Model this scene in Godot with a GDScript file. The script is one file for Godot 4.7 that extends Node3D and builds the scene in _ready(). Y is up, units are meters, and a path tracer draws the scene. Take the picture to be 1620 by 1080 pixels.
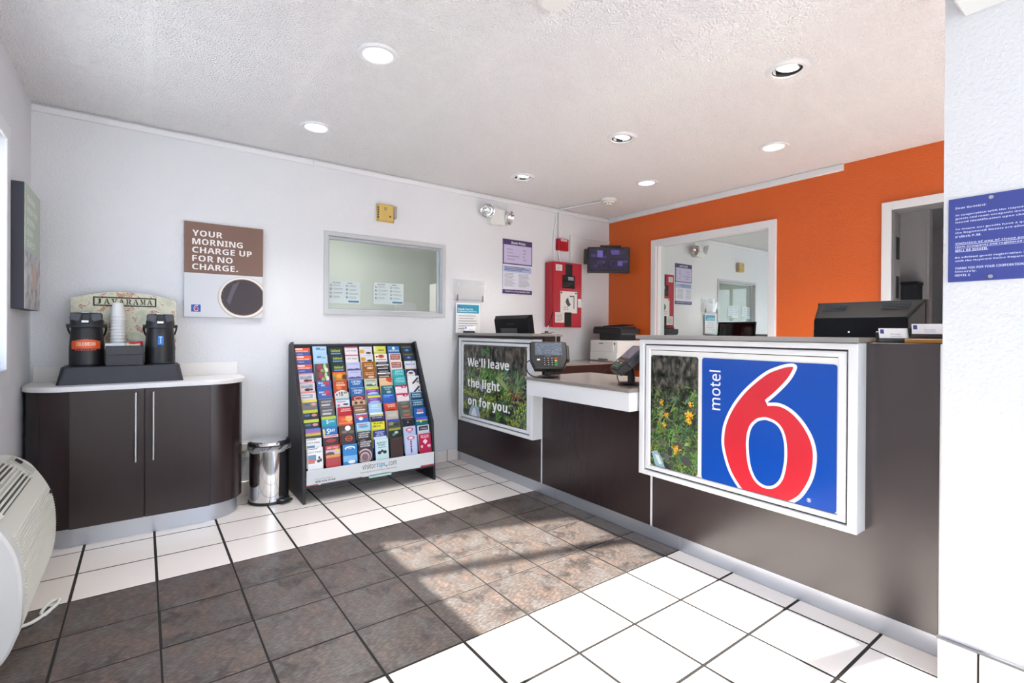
extends Node3D
# Hotel lobby with a reception counter. Units are metres; the floor is y = 0, the back wall z = BACK.

const T := 0.305            # floor tile pitch
const HI := 2.459           # ceiling
const LEFT := -1.489
const BACK := -2.332
const ORANGE := 3.313
const FRONT_X := 1.325      # face of the counter panels

var mats := {}
var taken := {}
var rng := RandomNumberGenerator.new()
var sans: SystemFont
var bold: SystemFont
var serif: SystemFont


# ---------------------------------------------------------------- geometry
class G:
	var v := PackedVector3Array()
	var n := PackedVector3Array()
	var uv := PackedVector2Array()
	var x := Transform3D()

	func tri(a: Vector3, b: Vector3, c: Vector3, na: Vector3, nb: Vector3, nc: Vector3, ua := Vector2.ZERO, ub := Vector2.ZERO, uc := Vector2.ZERO) -> void:
		# a, b, c run anticlockwise as seen from the front; stored clockwise
		for p in [a, c, b]:
			v.append(x * p)
		for q in [na, nc, nb]:
			n.append((x.basis * q).normalized())
		uv.append_array(PackedVector2Array([ua, uc, ub]))

	func face(p: Array, out: Vector3, u := []) -> void:
		var nn: Vector3 = (p[1] - p[0]).cross(p[2] - p[0]).normalized()
		var q := p.duplicate()
		var w := u.duplicate()
		if nn.dot(out) < 0:
			q.reverse()
			w.reverse()
			nn = -nn
		for i in range(1, q.size() - 1):
			if w.size() == q.size():
				tri(q[0], q[i], q[i + 1], nn, nn, nn, w[0], w[i], w[i + 1])
			else:
				tri(q[0], q[i], q[i + 1], nn, nn, nn)

	func box(c: Vector3, s: Vector3, b := 0.0) -> void:
		var h := s / 2.0
		b = minf(b, minf(h.x, minf(h.y, h.z)) * 0.9)
		for a in 3:
			var i := (a + 1) % 3
			var j := (a + 2) % 3
			for sg in [-1.0, 1.0]:
				var p := []
				var w := []
				for k in [[-1, -1], [1, -1], [1, 1], [-1, 1]]:
					var q := Vector3.ZERO
					q[a] = sg * h[a]
					q[i] = k[0] * (h[i] - b)
					q[j] = k[1] * (h[j] - b)
					p.append(c + q)
					var f := Vector2.ZERO
					if a == 2:
						f = Vector2(q.x / s.x * sg + 0.5, 0.5 - q.y / s.y)
					elif a == 0:
						f = Vector2(-q.z / s.z * sg + 0.5, 0.5 - q.y / s.y)
					else:
						f = Vector2(q.x / s.x + 0.5, q.z / s.z * sg + 0.5)
					w.append(f)
				var o := Vector3.ZERO
				o[a] = sg
				face(p, o, w)
		if b <= 0:
			return
		for a in 3:
			var i := (a + 1) % 3
			var j := (a + 2) % 3
			for si in [-1.0, 1.0]:
				for sj in [-1.0, 1.0]:
					var p := []
					for k in [[-1.0, 0], [1.0, 0], [1.0, 1], [-1.0, 1]]:
						var q := Vector3.ZERO
						q[a] = k[0] * (h[a] - b)
						q[i] = si * (h[i] - (b if k[1] else 0.0))
						q[j] = sj * (h[j] - (0.0 if k[1] else b))
						p.append(c + q)
					var o := Vector3.ZERO
					o[i] = si
					o[j] = sj
					face(p, o)
		for sx in [-1.0, 1.0]:
			for sy in [-1.0, 1.0]:
				for sz in [-1.0, 1.0]:
					var sg := Vector3(sx, sy, sz)
					face([c + sg * Vector3(h.x, h.y - b, h.z - b), c + sg * Vector3(h.x - b, h.y, h.z - b), c + sg * Vector3(h.x - b, h.y - b, h.z)], sg)

	static func inset(p: PackedVector2Array, b: float) -> PackedVector2Array:
		var out := PackedVector2Array()
		var m := p.size()
		for i in m:
			var d0 := (p[i] - p[(i + m - 1) % m]).normalized()
			var d1 := (p[(i + 1) % m] - p[i]).normalized()
			var n0 := Vector2(-d0.y, d0.x)
			var n1 := Vector2(-d1.y, d1.x)
			var k := (n0 + n1) / maxf(0.3, 1.0 + n0.dot(n1))
			out.append(p[i] + k * b)
		return out

	# polygon (any turn) in x/y, from z0 to z1, with a chamfer b round the front
	func prism(poly: PackedVector2Array, z0: float, z1: float, b := 0.0) -> void:
		var p := poly.duplicate()
		if Geometry2D.is_polygon_clockwise(p):
			p.reverse()
		var m := p.size()
		var lo := p[0]
		var hi := p[0]
		for q in p:
			lo = lo.min(q)
			hi = hi.max(q)
		var sz := hi - lo
		var top := G.inset(p, b) if b > 0 else p
		var f := func(q: Vector2): return Vector2((q.x - lo.x) / sz.x, (hi.y - q.y) / sz.y)
		for cap in [[top, z1, 1.0], [p, z0, -1.0]]:
			var r: PackedVector2Array = cap[0]
			var idx := Geometry2D.triangulate_polygon(r)
			for i in range(0, idx.size(), 3):
				var t := []
				var w := []
				for k in 3:
					var q: Vector2 = r[idx[i + k]]
					t.append(Vector3(q.x, q.y, cap[1]))
					w.append(f.call(q))
				face(t, Vector3(0, 0, cap[2]), w)
		var en := []
		for i in m:
			var e := (p[(i + 1) % m] - p[i]).normalized()
			en.append(Vector3(e.y, -e.x, 0))
		for i in m:
			var k := (i + 1) % m
			var o: Vector3 = en[i]
			var na: Vector3 = (o + en[(i + m - 1) % m]).normalized() if o.dot(en[(i + m - 1) % m]) > 0.85 else o
			var nb: Vector3 = (o + en[k]).normalized() if o.dot(en[k]) > 0.85 else o
			var A := Vector3(p[i].x, p[i].y, z0)
			var B := Vector3(p[k].x, p[k].y, z0)
			var C := Vector3(p[k].x, p[k].y, z1 - b)
			var D := Vector3(p[i].x, p[i].y, z1 - b)
			tri(A, B, C, na, nb, nb)
			tri(A, C, D, na, nb, na)
			if b > 0:
				face([Vector3(p[i].x, p[i].y, z1 - b), Vector3(p[k].x, p[k].y, z1 - b), Vector3(top[k].x, top[k].y, z1), Vector3(top[i].x, top[i].y, z1)], o.normalized() + Vector3(0, 0, 1))

	# a frame between two loops of equally many points
	func ring(outer: PackedVector2Array, inner: PackedVector2Array, z0: float, z1: float, b := 0.0) -> void:
		var m := outer.size()
		var o2 := G.inset(outer, b) if b > 0 else outer
		var i2 := G.inset(inner, -b) if b > 0 else inner
		var P := func(q: Vector2, z: float): return Vector3(q.x, q.y, z)
		for i in m:
			var k := (i + 1) % m
			face([P.call(o2[i], z1), P.call(o2[k], z1), P.call(i2[k], z1), P.call(i2[i], z1)], Vector3(0, 0, 1))
			face([P.call(outer[i], z0), P.call(outer[k], z0), P.call(inner[k], z0), P.call(inner[i], z0)], Vector3(0, 0, -1))
			var e := outer[k] - outer[i]
			var o := Vector3(e.y, -e.x, 0)
			face([P.call(outer[i], z0), P.call(outer[k], z0), P.call(outer[k], z1 - b), P.call(outer[i], z1 - b)], o)
			face([P.call(inner[i], z0), P.call(inner[k], z0), P.call(inner[k], z1 - b), P.call(inner[i], z1 - b)], -o)
			if b > 0:
				face([P.call(outer[i], z1 - b), P.call(outer[k], z1 - b), P.call(o2[k], z1), P.call(o2[i], z1)], o.normalized() + Vector3(0, 0, 1))
				face([P.call(inner[i], z1 - b), P.call(inner[k], z1 - b), P.call(i2[k], z1), P.call(i2[i], z1)], -o.normalized() + Vector3(0, 0, 1))

	# profile of (radius, y), from the bottom upwards on the outside; from a to b radians
	func lathe(p: Array, seg := 32, from := 0.0, to := TAU) -> void:
		for i in p.size() - 1:
			var a: Vector2 = p[i]
			var b: Vector2 = p[i + 1]
			var d := b - a
			if d.length() < 1e-7:
				continue
			var nr := Vector2(d.y, -d.x).normalized()
			for k in seg:
				var t0 := lerpf(from, to, float(k) / seg)
				var t1 := lerpf(from, to, float(k + 1) / seg)
				var r0 := Vector3(sin(t0), 0, cos(t0))
				var r1 := Vector3(sin(t1), 0, cos(t1))
				var n0 := r0 * nr.x + Vector3.UP * nr.y
				var n1 := r1 * nr.x + Vector3.UP * nr.y
				var u0 := float(k) / seg
				var u1 := float(k + 1) / seg
				var v0 := 1.0 - float(i) / (p.size() - 1)
				var v1 := 1.0 - float(i + 1) / (p.size() - 1)
				var A := r0 * a.x + Vector3.UP * a.y
				var B := r1 * a.x + Vector3.UP * a.y
				var C := r1 * b.x + Vector3.UP * b.y
				var D := r0 * b.x + Vector3.UP * b.y
				if a.x > 1e-6:
					tri(A, B, C, n0, n1, n1, Vector2(u0, v0), Vector2(u1, v0), Vector2(u1, v1))
				if b.x > 1e-6:
					tri(A, C, D, n0, n1, n0, Vector2(u0, v0), Vector2(u1, v1), Vector2(u0, v1))

	func tube(p: Array, r: float, seg := 8) -> void:
		var up := Vector3.UP
		var rings := []
		for i in p.size():
			var d: Vector3 = (p[mini(i + 1, p.size() - 1)] - p[maxi(i - 1, 0)]).normalized()
			if absf(d.dot(up)) > 0.95:
				up = Vector3.RIGHT if absf(d.x) < 0.9 else Vector3.BACK
			var s := d.cross(up).normalized()
			up = s.cross(d).normalized()
			var c := []
			for k in seg:
				c.append(s * cos(TAU * k / seg) + up * sin(TAU * k / seg))
			rings.append(c)
		for i in p.size() - 1:
			for k in seg:
				var j := (k + 1) % seg
				var a: Vector3 = rings[i][k]
				var b: Vector3 = rings[i][j]
				var c: Vector3 = rings[i + 1][j]
				var d: Vector3 = rings[i + 1][k]
				var A: Vector3 = p[i] + a * r
				var B: Vector3 = p[i] + b * r
				var C: Vector3 = p[i + 1] + c * r
				var D: Vector3 = p[i + 1] + d * r
				if (B - A).cross(C - A).dot(a) > 0:
					tri(A, B, C, a, b, c)
					tri(A, C, D, a, c, d)
				else:
					tri(A, C, B, a, c, b)
					tri(A, D, C, a, d, c)
		for e in [0, p.size() - 1]:
			var q := []
			for k in seg:
				q.append(p[e] + rings[e][k] * r)
			var o: Vector3 = p[0] - p[1] if e == 0 else p[e] - p[e - 1]
			face(q, o)

	func mesh() -> ArrayMesh:
		var a := []
		a.resize(Mesh.ARRAY_MAX)
		a[Mesh.ARRAY_VERTEX] = v
		a[Mesh.ARRAY_NORMAL] = n
		a[Mesh.ARRAY_TEX_UV] = uv
		var m := ArrayMesh.new()
		m.add_surface_from_arrays(Mesh.PRIMITIVE_TRIANGLES, a)
		return m


static func rrect(w: float, h: float, r: float, seg := 4) -> PackedVector2Array:
	var p := PackedVector2Array()
	for c in [[1, 1, 0.0], [-1, 1, PI / 2], [-1, -1, PI], [1, -1, 3 * PI / 2]]:
		for k in seg + 1:
			var a: float = c[2] + PI / 2 * k / seg
			p.append(Vector2(c[0] * (w / 2 - r) + cos(a) * r, c[1] * (h / 2 - r) + sin(a) * r))
	return p


static func rect4(w: float, h: float) -> PackedVector2Array:
	return PackedVector2Array([Vector2(w / 2, h / 2), Vector2(-w / 2, h / 2), Vector2(-w / 2, -h / 2), Vector2(w / 2, -h / 2)])


static func spline(p: Array, seg := 5) -> PackedVector2Array:
	var out := PackedVector2Array()
	var m := p.size()
	for i in m:
		var a: Vector2 = p[(i + m - 1) % m]
		var b: Vector2 = p[i]
		var c: Vector2 = p[(i + 1) % m]
		var d: Vector2 = p[(i + 2) % m]
		if b == c:
			continue
		for k in seg:
			out.append(b.cubic_interpolate(c, a, d, float(k) / seg))
	return out


static func smooth3(p: Array, seg := 6) -> Array:
	var c := Curve3D.new()
	for i in p.size():
		var t: Vector3 = (p[mini(i + 1, p.size() - 1)] - p[maxi(i - 1, 0)]) / 6.0
		c.add_point(p[i], -t, t)
	var out := []
	for i in p.size() - 1:
		for k in seg:
			out.append(c.sample(i, float(k) / seg))
	out.append(p[-1])
	return out


# ---------------------------------------------------------------- flat print
class Paint:
	var im: Image
	var o := Vector2.ZERO
	var s: Vector2

	func _init(w: int, h: int, c := Color.WHITE) -> void:
		im = Image.create(w, h, false, Image.FORMAT_RGBA8)
		im.fill(c)
		s = Vector2(w, h)

	func rect(x: float, y: float, w: float, h: float, c: Color) -> void:
		var a := (o + Vector2(x, y) * s).round()
		var b := (o + Vector2(x + w, y + h) * s).round()
		var lim := Rect2i(Vector2i(o), Vector2i(s))
		im.fill_rect(Rect2i(Vector2i(a), Vector2i(b - a)).intersection(lim), c)

	func span(y: int, x0: float, x1: float, c: Color) -> void:
		if y < o.y or y >= o.y + s.y:
			return
		var a := int(maxf(o.x, roundf(x0)))
		var b := int(minf(o.x + s.x, roundf(x1)))
		if b > a:
			im.fill_rect(Rect2i(a, y, b - a, 1), c)

	func ell(cx: float, cy: float, rx: float, ry: float, c: Color) -> void:
		var m := o + Vector2(cx, cy) * s
		var R := Vector2(rx, ry) * s
		for y in range(int(m.y - R.y), int(m.y + R.y) + 1):
			var k := 1.0 - pow((y + 0.5 - m.y) / R.y, 2)
			if k > 0:
				span(y, m.x - R.x * sqrt(k), m.x + R.x * sqrt(k), c)

	func tri(a: Vector2, b: Vector2, c: Vector2, col: Color) -> void:   # in pixels
		var lo := minf(a.y, minf(b.y, c.y))
		var hi := maxf(a.y, maxf(b.y, c.y))
		for y in range(int(ceil(lo - 0.5)), int(ceil(hi - 0.5))):
			var yy := y + 0.5
			var l := 1e9
			var r := -1e9
			for e in [[a, b], [b, c], [c, a]]:
				var p: Vector2 = e[0]
				var q: Vector2 = e[1]
				if (p.y <= yy) != (q.y <= yy):
					var xx := p.x + (q.x - p.x) * (yy - p.y) / (q.y - p.y)
					l = minf(l, xx)
					r = maxf(r, xx)
			if r > l:
				span(y, l, r, col)

	func poly(p: Array, c: Color) -> void:   # fractions
		var q := PackedVector2Array()
		for k in p:
			q.append(o + k * s)
		var t := Geometry2D.triangulate_polygon(q)
		for i in range(0, t.size(), 3):
			tri(q[t[i]], q[t[i + 1]], q[t[i + 2]], c)

	# the box (x, y, w, h) holds the ink of the line
	func text(str_: String, f: Font, x: float, y: float, w: float, h: float, c: Color) -> void:
		var t := TextMesh.new()
		t.text = str_
		t.font = f
		t.font_size = 32
		t.depth = 0.0
		t.curve_step = 3.0
		var a: PackedVector3Array = t.surface_get_arrays(0)[0]
		if a.is_empty():
			return
		var bb := t.get_aabb()
		var k := Vector2(w * s.x / bb.size.x, h * s.y / bb.size.y)
		var at := o + Vector2(x, y) * s
		for i in range(0, a.size() - 2, 3):
			var p := []
			for j in 3:
				p.append(at + Vector2((a[i + j].x - bb.position.x) * k.x, (bb.end.y - a[i + j].y) * k.y))
			tri(p[0], p[1], p[2], c)

	func tex() -> ImageTexture:
		return ImageTexture.create_from_image(im)


# ---------------------------------------------------------------- scene helpers
func col(h: String) -> Color:
	return Color(h)


func mat(called: String, hex := "ffffff", rough := 0.5, metal := 0.0) -> StandardMaterial3D:
	if not mats.has(called):
		var m := StandardMaterial3D.new()
		m.resource_name = called
		m.albedo_color = Color(hex)
		m.roughness = rough
		m.metallic = metal
		mats[called] = m
	return mats[called]


func print_mat(called: String, t: Texture2D, rough := 0.5) -> StandardMaterial3D:
	var m := mat(called, "ffffff", rough)
	m.albedo_texture = t
	return m


func relief(m: StandardMaterial3D, freq: float, size_m: float, cm: float, sd := 1, octaves := 3) -> void:
	var nz := FastNoiseLite.new()
	nz.seed = sd
	nz.noise_type = FastNoiseLite.TYPE_SIMPLEX_SMOOTH
	nz.frequency = freq
	nz.fractal_octaves = octaves
	var t := NoiseTexture2D.new()
	t.width = 512
	t.height = 512
	t.seamless = true
	t.noise = nz
	m.heightmap_enabled = true
	m.heightmap_texture = t
	m.heightmap_scale = cm
	m.uv1_triplanar = true
	m.uv1_world_triplanar = true
	m.uv1_scale = Vector3.ONE / size_m


func numbered(called: String) -> String:
	if not taken.has(called):
		taken[called] = 0
		return called
	taken[called] += 1
	return "%s_%03d" % [called, taken[called]]


func thing(called: String, label: String, category: String, at := Vector3.ZERO, turn := 0.0, group := "") -> Node3D:
	var o := Node3D.new()
	o.name = numbered(called)
	add_child(o)
	o.position = at
	o.rotation.y = turn
	o.set_meta("label", label)
	o.set_meta("category", category)
	if group:
		o.set_meta("group", group)
	return o


func part(called: String, g, m: Material, parent: Node3D, at := Vector3.ZERO, label := "") -> MeshInstance3D:
	var o := MeshInstance3D.new()
	o.name = called
	o.mesh = g.mesh() if g is G else g
	o.material_override = m
	o.position = at
	parent.add_child(o, true)
	if label:
		o.set_meta("label", label)
	return o


func struct(called: String, g, m: Material, label := "") -> MeshInstance3D:
	var o := part(called, g, m, self)
	o.set_meta("kind", "structure")
	if label:
		o.set_meta("label", label)
	return o


func boxes(list: Array, b := 0.0) -> G:
	# each entry: [x0, x1, y0, y1, z0, z1]
	var g := G.new()
	for q in list:
		var lo := Vector3(q[0], q[2], q[4])
		var hi := Vector3(q[1], q[3], q[5])
		g.box((lo + hi) / 2, hi - lo, b)
	return g


func bx(c: Vector3, s: Vector3, b := 0.0) -> G:
	var g := G.new()
	g.box(c, s, b)
	return g


# raised lettering: ink from x over width w, baseline y, capital height h, on the plane z
func letters(g: G, str_: String, f: Font, x: float, y: float, w: float, h: float, z: float, depth := 0.0015) -> void:
	var t := TextMesh.new()
	t.font = f
	t.font_size = 48
	t.depth = depth
	t.curve_step = 2.0
	t.text = "H"
	var hh := t.get_aabb()
	t.text = str_
	var bb := t.get_aabb()
	var a := t.surface_get_arrays(0)
	var vv: PackedVector3Array = a[Mesh.ARRAY_VERTEX]
	var nn: PackedVector3Array = a[Mesh.ARRAY_NORMAL]
	var kx := w / bb.size.x
	var ky := h / hh.size.y
	var q := []
	for i in vv.size():
		q.append(Vector3(x + (vv[i].x - bb.position.x) * kx, y + (vv[i].y - hh.position.y) * ky, z + depth / 2 + vv[i].z))
	var ix: PackedInt32Array = a[Mesh.ARRAY_INDEX] if a[Mesh.ARRAY_INDEX] != null else PackedInt32Array(range(vv.size()))
	for i in range(0, ix.size() - 2, 3):
		g.tri(q[ix[i]], q[ix[i + 2]], q[ix[i + 1]], nn[ix[i]], nn[ix[i + 2]], nn[ix[i + 1]])


# ---------------------------------------------------------------- start
func _ready() -> void:
	rng.seed = 7
	camera_and_light()
	fonts()
	materials()
	shell()
	windows()
	outside()
	ceiling_fittings()
	counter()
	big_signs()
	coffee_corner()
	brochure_rack()
	air_conditioner()
	bin()
	wall_things()
	desk_things()
	small_things()


func camera_and_light() -> void:
	var cam := Camera3D.new()
	cam.name = "camera"
	cam.transform = Transform3D(Basis(Vector3(0.80207, 0.00637, 0.5972), Vector3(-0.00369, 0.99998, -0.00571), Vector3(-0.59722, 0.00238, 0.80207)).orthonormalized(), Vector3(-0.9705, 1.1662, 1.6084))
	cam.near = 0.05
	cam.far = 200.0
	cam.projection = Camera3D.PROJECTION_FRUSTUM
	cam.size = 1080.0 / 788.1 * cam.near
	cam.frustum_offset = Vector2(-3.4 / 788.1, -14.3 / 788.1) * cam.near
	cam.keep_aspect = Camera3D.KEEP_HEIGHT
	add_child(cam)
	cam.current = true

	var e := Environment.new()
	e.background_mode = Environment.BG_SKY
	var sky := Sky.new()
	var sm := ProceduralSkyMaterial.new()
	sm.sky_top_color = Color(0.62, 0.74, 0.92)
	sm.sky_horizon_color = Color(0.93, 0.95, 0.98)
	sm.ground_horizon_color = Color(0.75, 0.75, 0.74)
	sm.ground_bottom_color = Color(0.6, 0.6, 0.6)
	sm.sun_angle_max = 0.5
	sky.sky_material = sm
	e.sky = sky
	e.background_energy_multiplier = 6.8
	e.tonemap_mode = Environment.TONE_MAPPER_LINEAR
	e.tonemap_exposure = 0.94
	e.sdfgi_enabled = true
	e.ssao_enabled = true
	e.ssil_enabled = true
	var we := WorldEnvironment.new()
	we.name = "environment"
	we.environment = e
	add_child(we)

	var sun := DirectionalLight3D.new()
	sun.name = "sun"
	sun.light_color = Color(1.0, 0.985, 0.955)
	sun.light_energy = 10.8
	sun.light_angular_distance = 0.6
	sun.shadow_enabled = true
	add_child(sun)
	sun.look_at_from_position(Vector3.ZERO, Vector3(0.0, -0.6, -1.0))


func fonts() -> void:
	sans = SystemFont.new()
	sans.font_names = PackedStringArray(["Droid Sans"])
	bold = SystemFont.new()
	bold.font_names = PackedStringArray(["Droid Sans"])
	bold.font_weight = 700
	serif = SystemFont.new()
	serif.font_names = PackedStringArray(["Droid Serif"])
	serif.font_weight = 700


func materials() -> void:
	relief(mat("wall_paint", "e0e2e6", 0.55), 0.035, 0.35, 0.16, 3)
	relief(mat("orange_paint", "d9621f", 0.42), 0.035, 0.35, 0.2, 4)
	relief(mat("ceiling_stucco", "f5f5f6", 0.85), 0.1, 0.66, 1.3, 5)
	mat("white_trim", "e6e7ea", 0.4)
	mat("white_metal", "e4e6e9", 0.32)
	mat("grout", "231f1d", 0.9)
	mat("cream_tile", "efe7e1", 0.16)
	mat("aluminium", "c3c7cf", 0.36, 0.75)
	mat("chrome", "e2e2e4", 0.07, 1.0)
	mat("steel", "c4c5c8", 0.28, 1.0)
	mat("slab", "8d857f", 0.2)
	mat("white_slab", "e9e6e4", 0.3)
	mat("black_plastic", "1b1b1e", 0.42)
	mat("dark_plastic", "2b2d33", 0.45)
	mat("monitor_black", "0e0f13", 0.5).metallic_specular = 0.3
	mat("mid_plastic", "4a4d55", 0.5)
	mat("rack_black", "25242a", 0.5)
	mat("white_plastic", "e9e9e6", 0.35)
	mat("ivory_plastic", "e9e9df", 0.38)
	mat("paper", "eceef0", 0.7)
	mat("red_paint", "b3152a", 0.3)
	mat("yellow_plastic", "d2b364", 0.42)
	mat("dark_grey", "3a3a3d", 0.7)
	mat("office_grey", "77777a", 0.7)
	mat("ink_black", "141416", 0.6)
	mat("ink_white", "f3f3f3", 0.5)
	mat("concrete", "c9c6c0", 0.9)
	mat("far_wall", "dde4dc", 0.7)

	var gl := mat("clear_glass", "f2fbf6", 0.02)
	gl.albedo_color.a = 0.06
	gl.transparency = BaseMaterial3D.TRANSPARENCY_ALPHA
	var ac := mat("acrylic", "f4f6f8", 0.05)
	ac.albedo_color.a = 0.14
	ac.transparency = BaseMaterial3D.TRANSPARENCY_ALPHA
	var bl := mat("added_blind_cloth", "f6f6f4", 0.9)  # translucent cloth of the added blinds, glows with daylight
	bl.backlight_enabled = true
	bl.backlight = Color(0.85, 0.85, 0.84)
	mat("mirror", "dfe6e2", 0.015, 1.0)
	var lp := mat("lamp_lens", "ffffff", 0.4)
	lp.emission_enabled = true
	lp.emission = Color(1.0, 0.985, 0.95)
	lp.emission_energy_multiplier = 3.0
	brown_laminate()
	slate_tiles()


func brown_laminate() -> void:
	# faint vertical grain in a dark brown laminate, and the same with heel marks near the foot
	for k in 2:
		var p := Paint.new(512, 512, col("2d2122"))
		for i in 500:
			var c := col("2d2122").lerp(col("241a1b") if rng.randf() < 0.5 else col("372829"), rng.randf() * 0.22)
			p.rect(rng.randf(), rng.randf(), 0.003, rng.randf_range(0.05, 0.4), c)
		if k:
			for i in 130:
				var x := clampf(rng.randfn(0.72, 0.17), 0.02, 0.98)
				var y := 1.0 - absf(rng.randfn(0.0, 0.12))
				p.rect(x, y, 0.0025, rng.randf_range(0.004, 0.03), col("1c1618"))
			for i in 120:
				p.rect(clampf(rng.randfn(0.7, 0.2), 0, 1), 1.0 - absf(rng.randfn(0.0, 0.06)), 0.004, 0.003, col("17110f"))
		var m := print_mat("brown_laminate" if k == 0 else "scuffed_laminate", p.tex(), 0.27)
		m.metallic_specular = 0.7 if k else 0.5


func slate_tiles() -> void:
	var n1 := FastNoiseLite.new()
	n1.seed = 11
	n1.frequency = 0.008
	n1.fractal_octaves = 5
	var n2 := FastNoiseLite.new()
	n2.seed = 23
	n2.frequency = 0.011
	n2.fractal_octaves = 4
	var n3 := FastNoiseLite.new()
	n3.seed = 31
	n3.frequency = 0.11
	n3.fractal_octaves = 3
	var im := Image.create(512, 512, false, Image.FORMAT_RGBA8)
	var base := col("5c534e")
	var dark := col("423b38")
	var rust := col("6d5c53")
	var blue := col("66625f")
	for y in 512:
		for x in 512:
			var a := n1.get_noise_2d(x, y * 1.4)
			var b := n2.get_noise_2d(x * 1.3, y)
			var d := n3.get_noise_2d(x * 0.6, y * 1.6)
			var c := base.lerp(dark, clampf(-a * 2.4, 0, 1))
			c = c.lerp(rust, clampf((b - 0.1) * 2.2, 0, 0.7))
			c = c.lerp(blue, clampf((-b - 0.12) * 2.6, 0, 0.7))
			c = c.lerp(Color.WHITE if d > 0 else Color.BLACK, minf(absf(d) * 0.24, 0.2))
			im.set_pixel(x, y, c)
	var m := print_mat("slate_tile", ImageTexture.create_from_image(im), 0.36)
	m.metallic_specular = 0.5


# ---------------------------------------------------------------- the room
func tile_mesh(w: float, d: float, u: Rect2) -> ArrayMesh:
	var g := G.new()
	g.box(Vector3(0, -0.005, 0), Vector3(w, 0.01, d), 0.0006)
	for i in g.uv.size():
		g.uv[i] = u.position + g.uv[i] * u.size
	return g.mesh()


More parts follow.
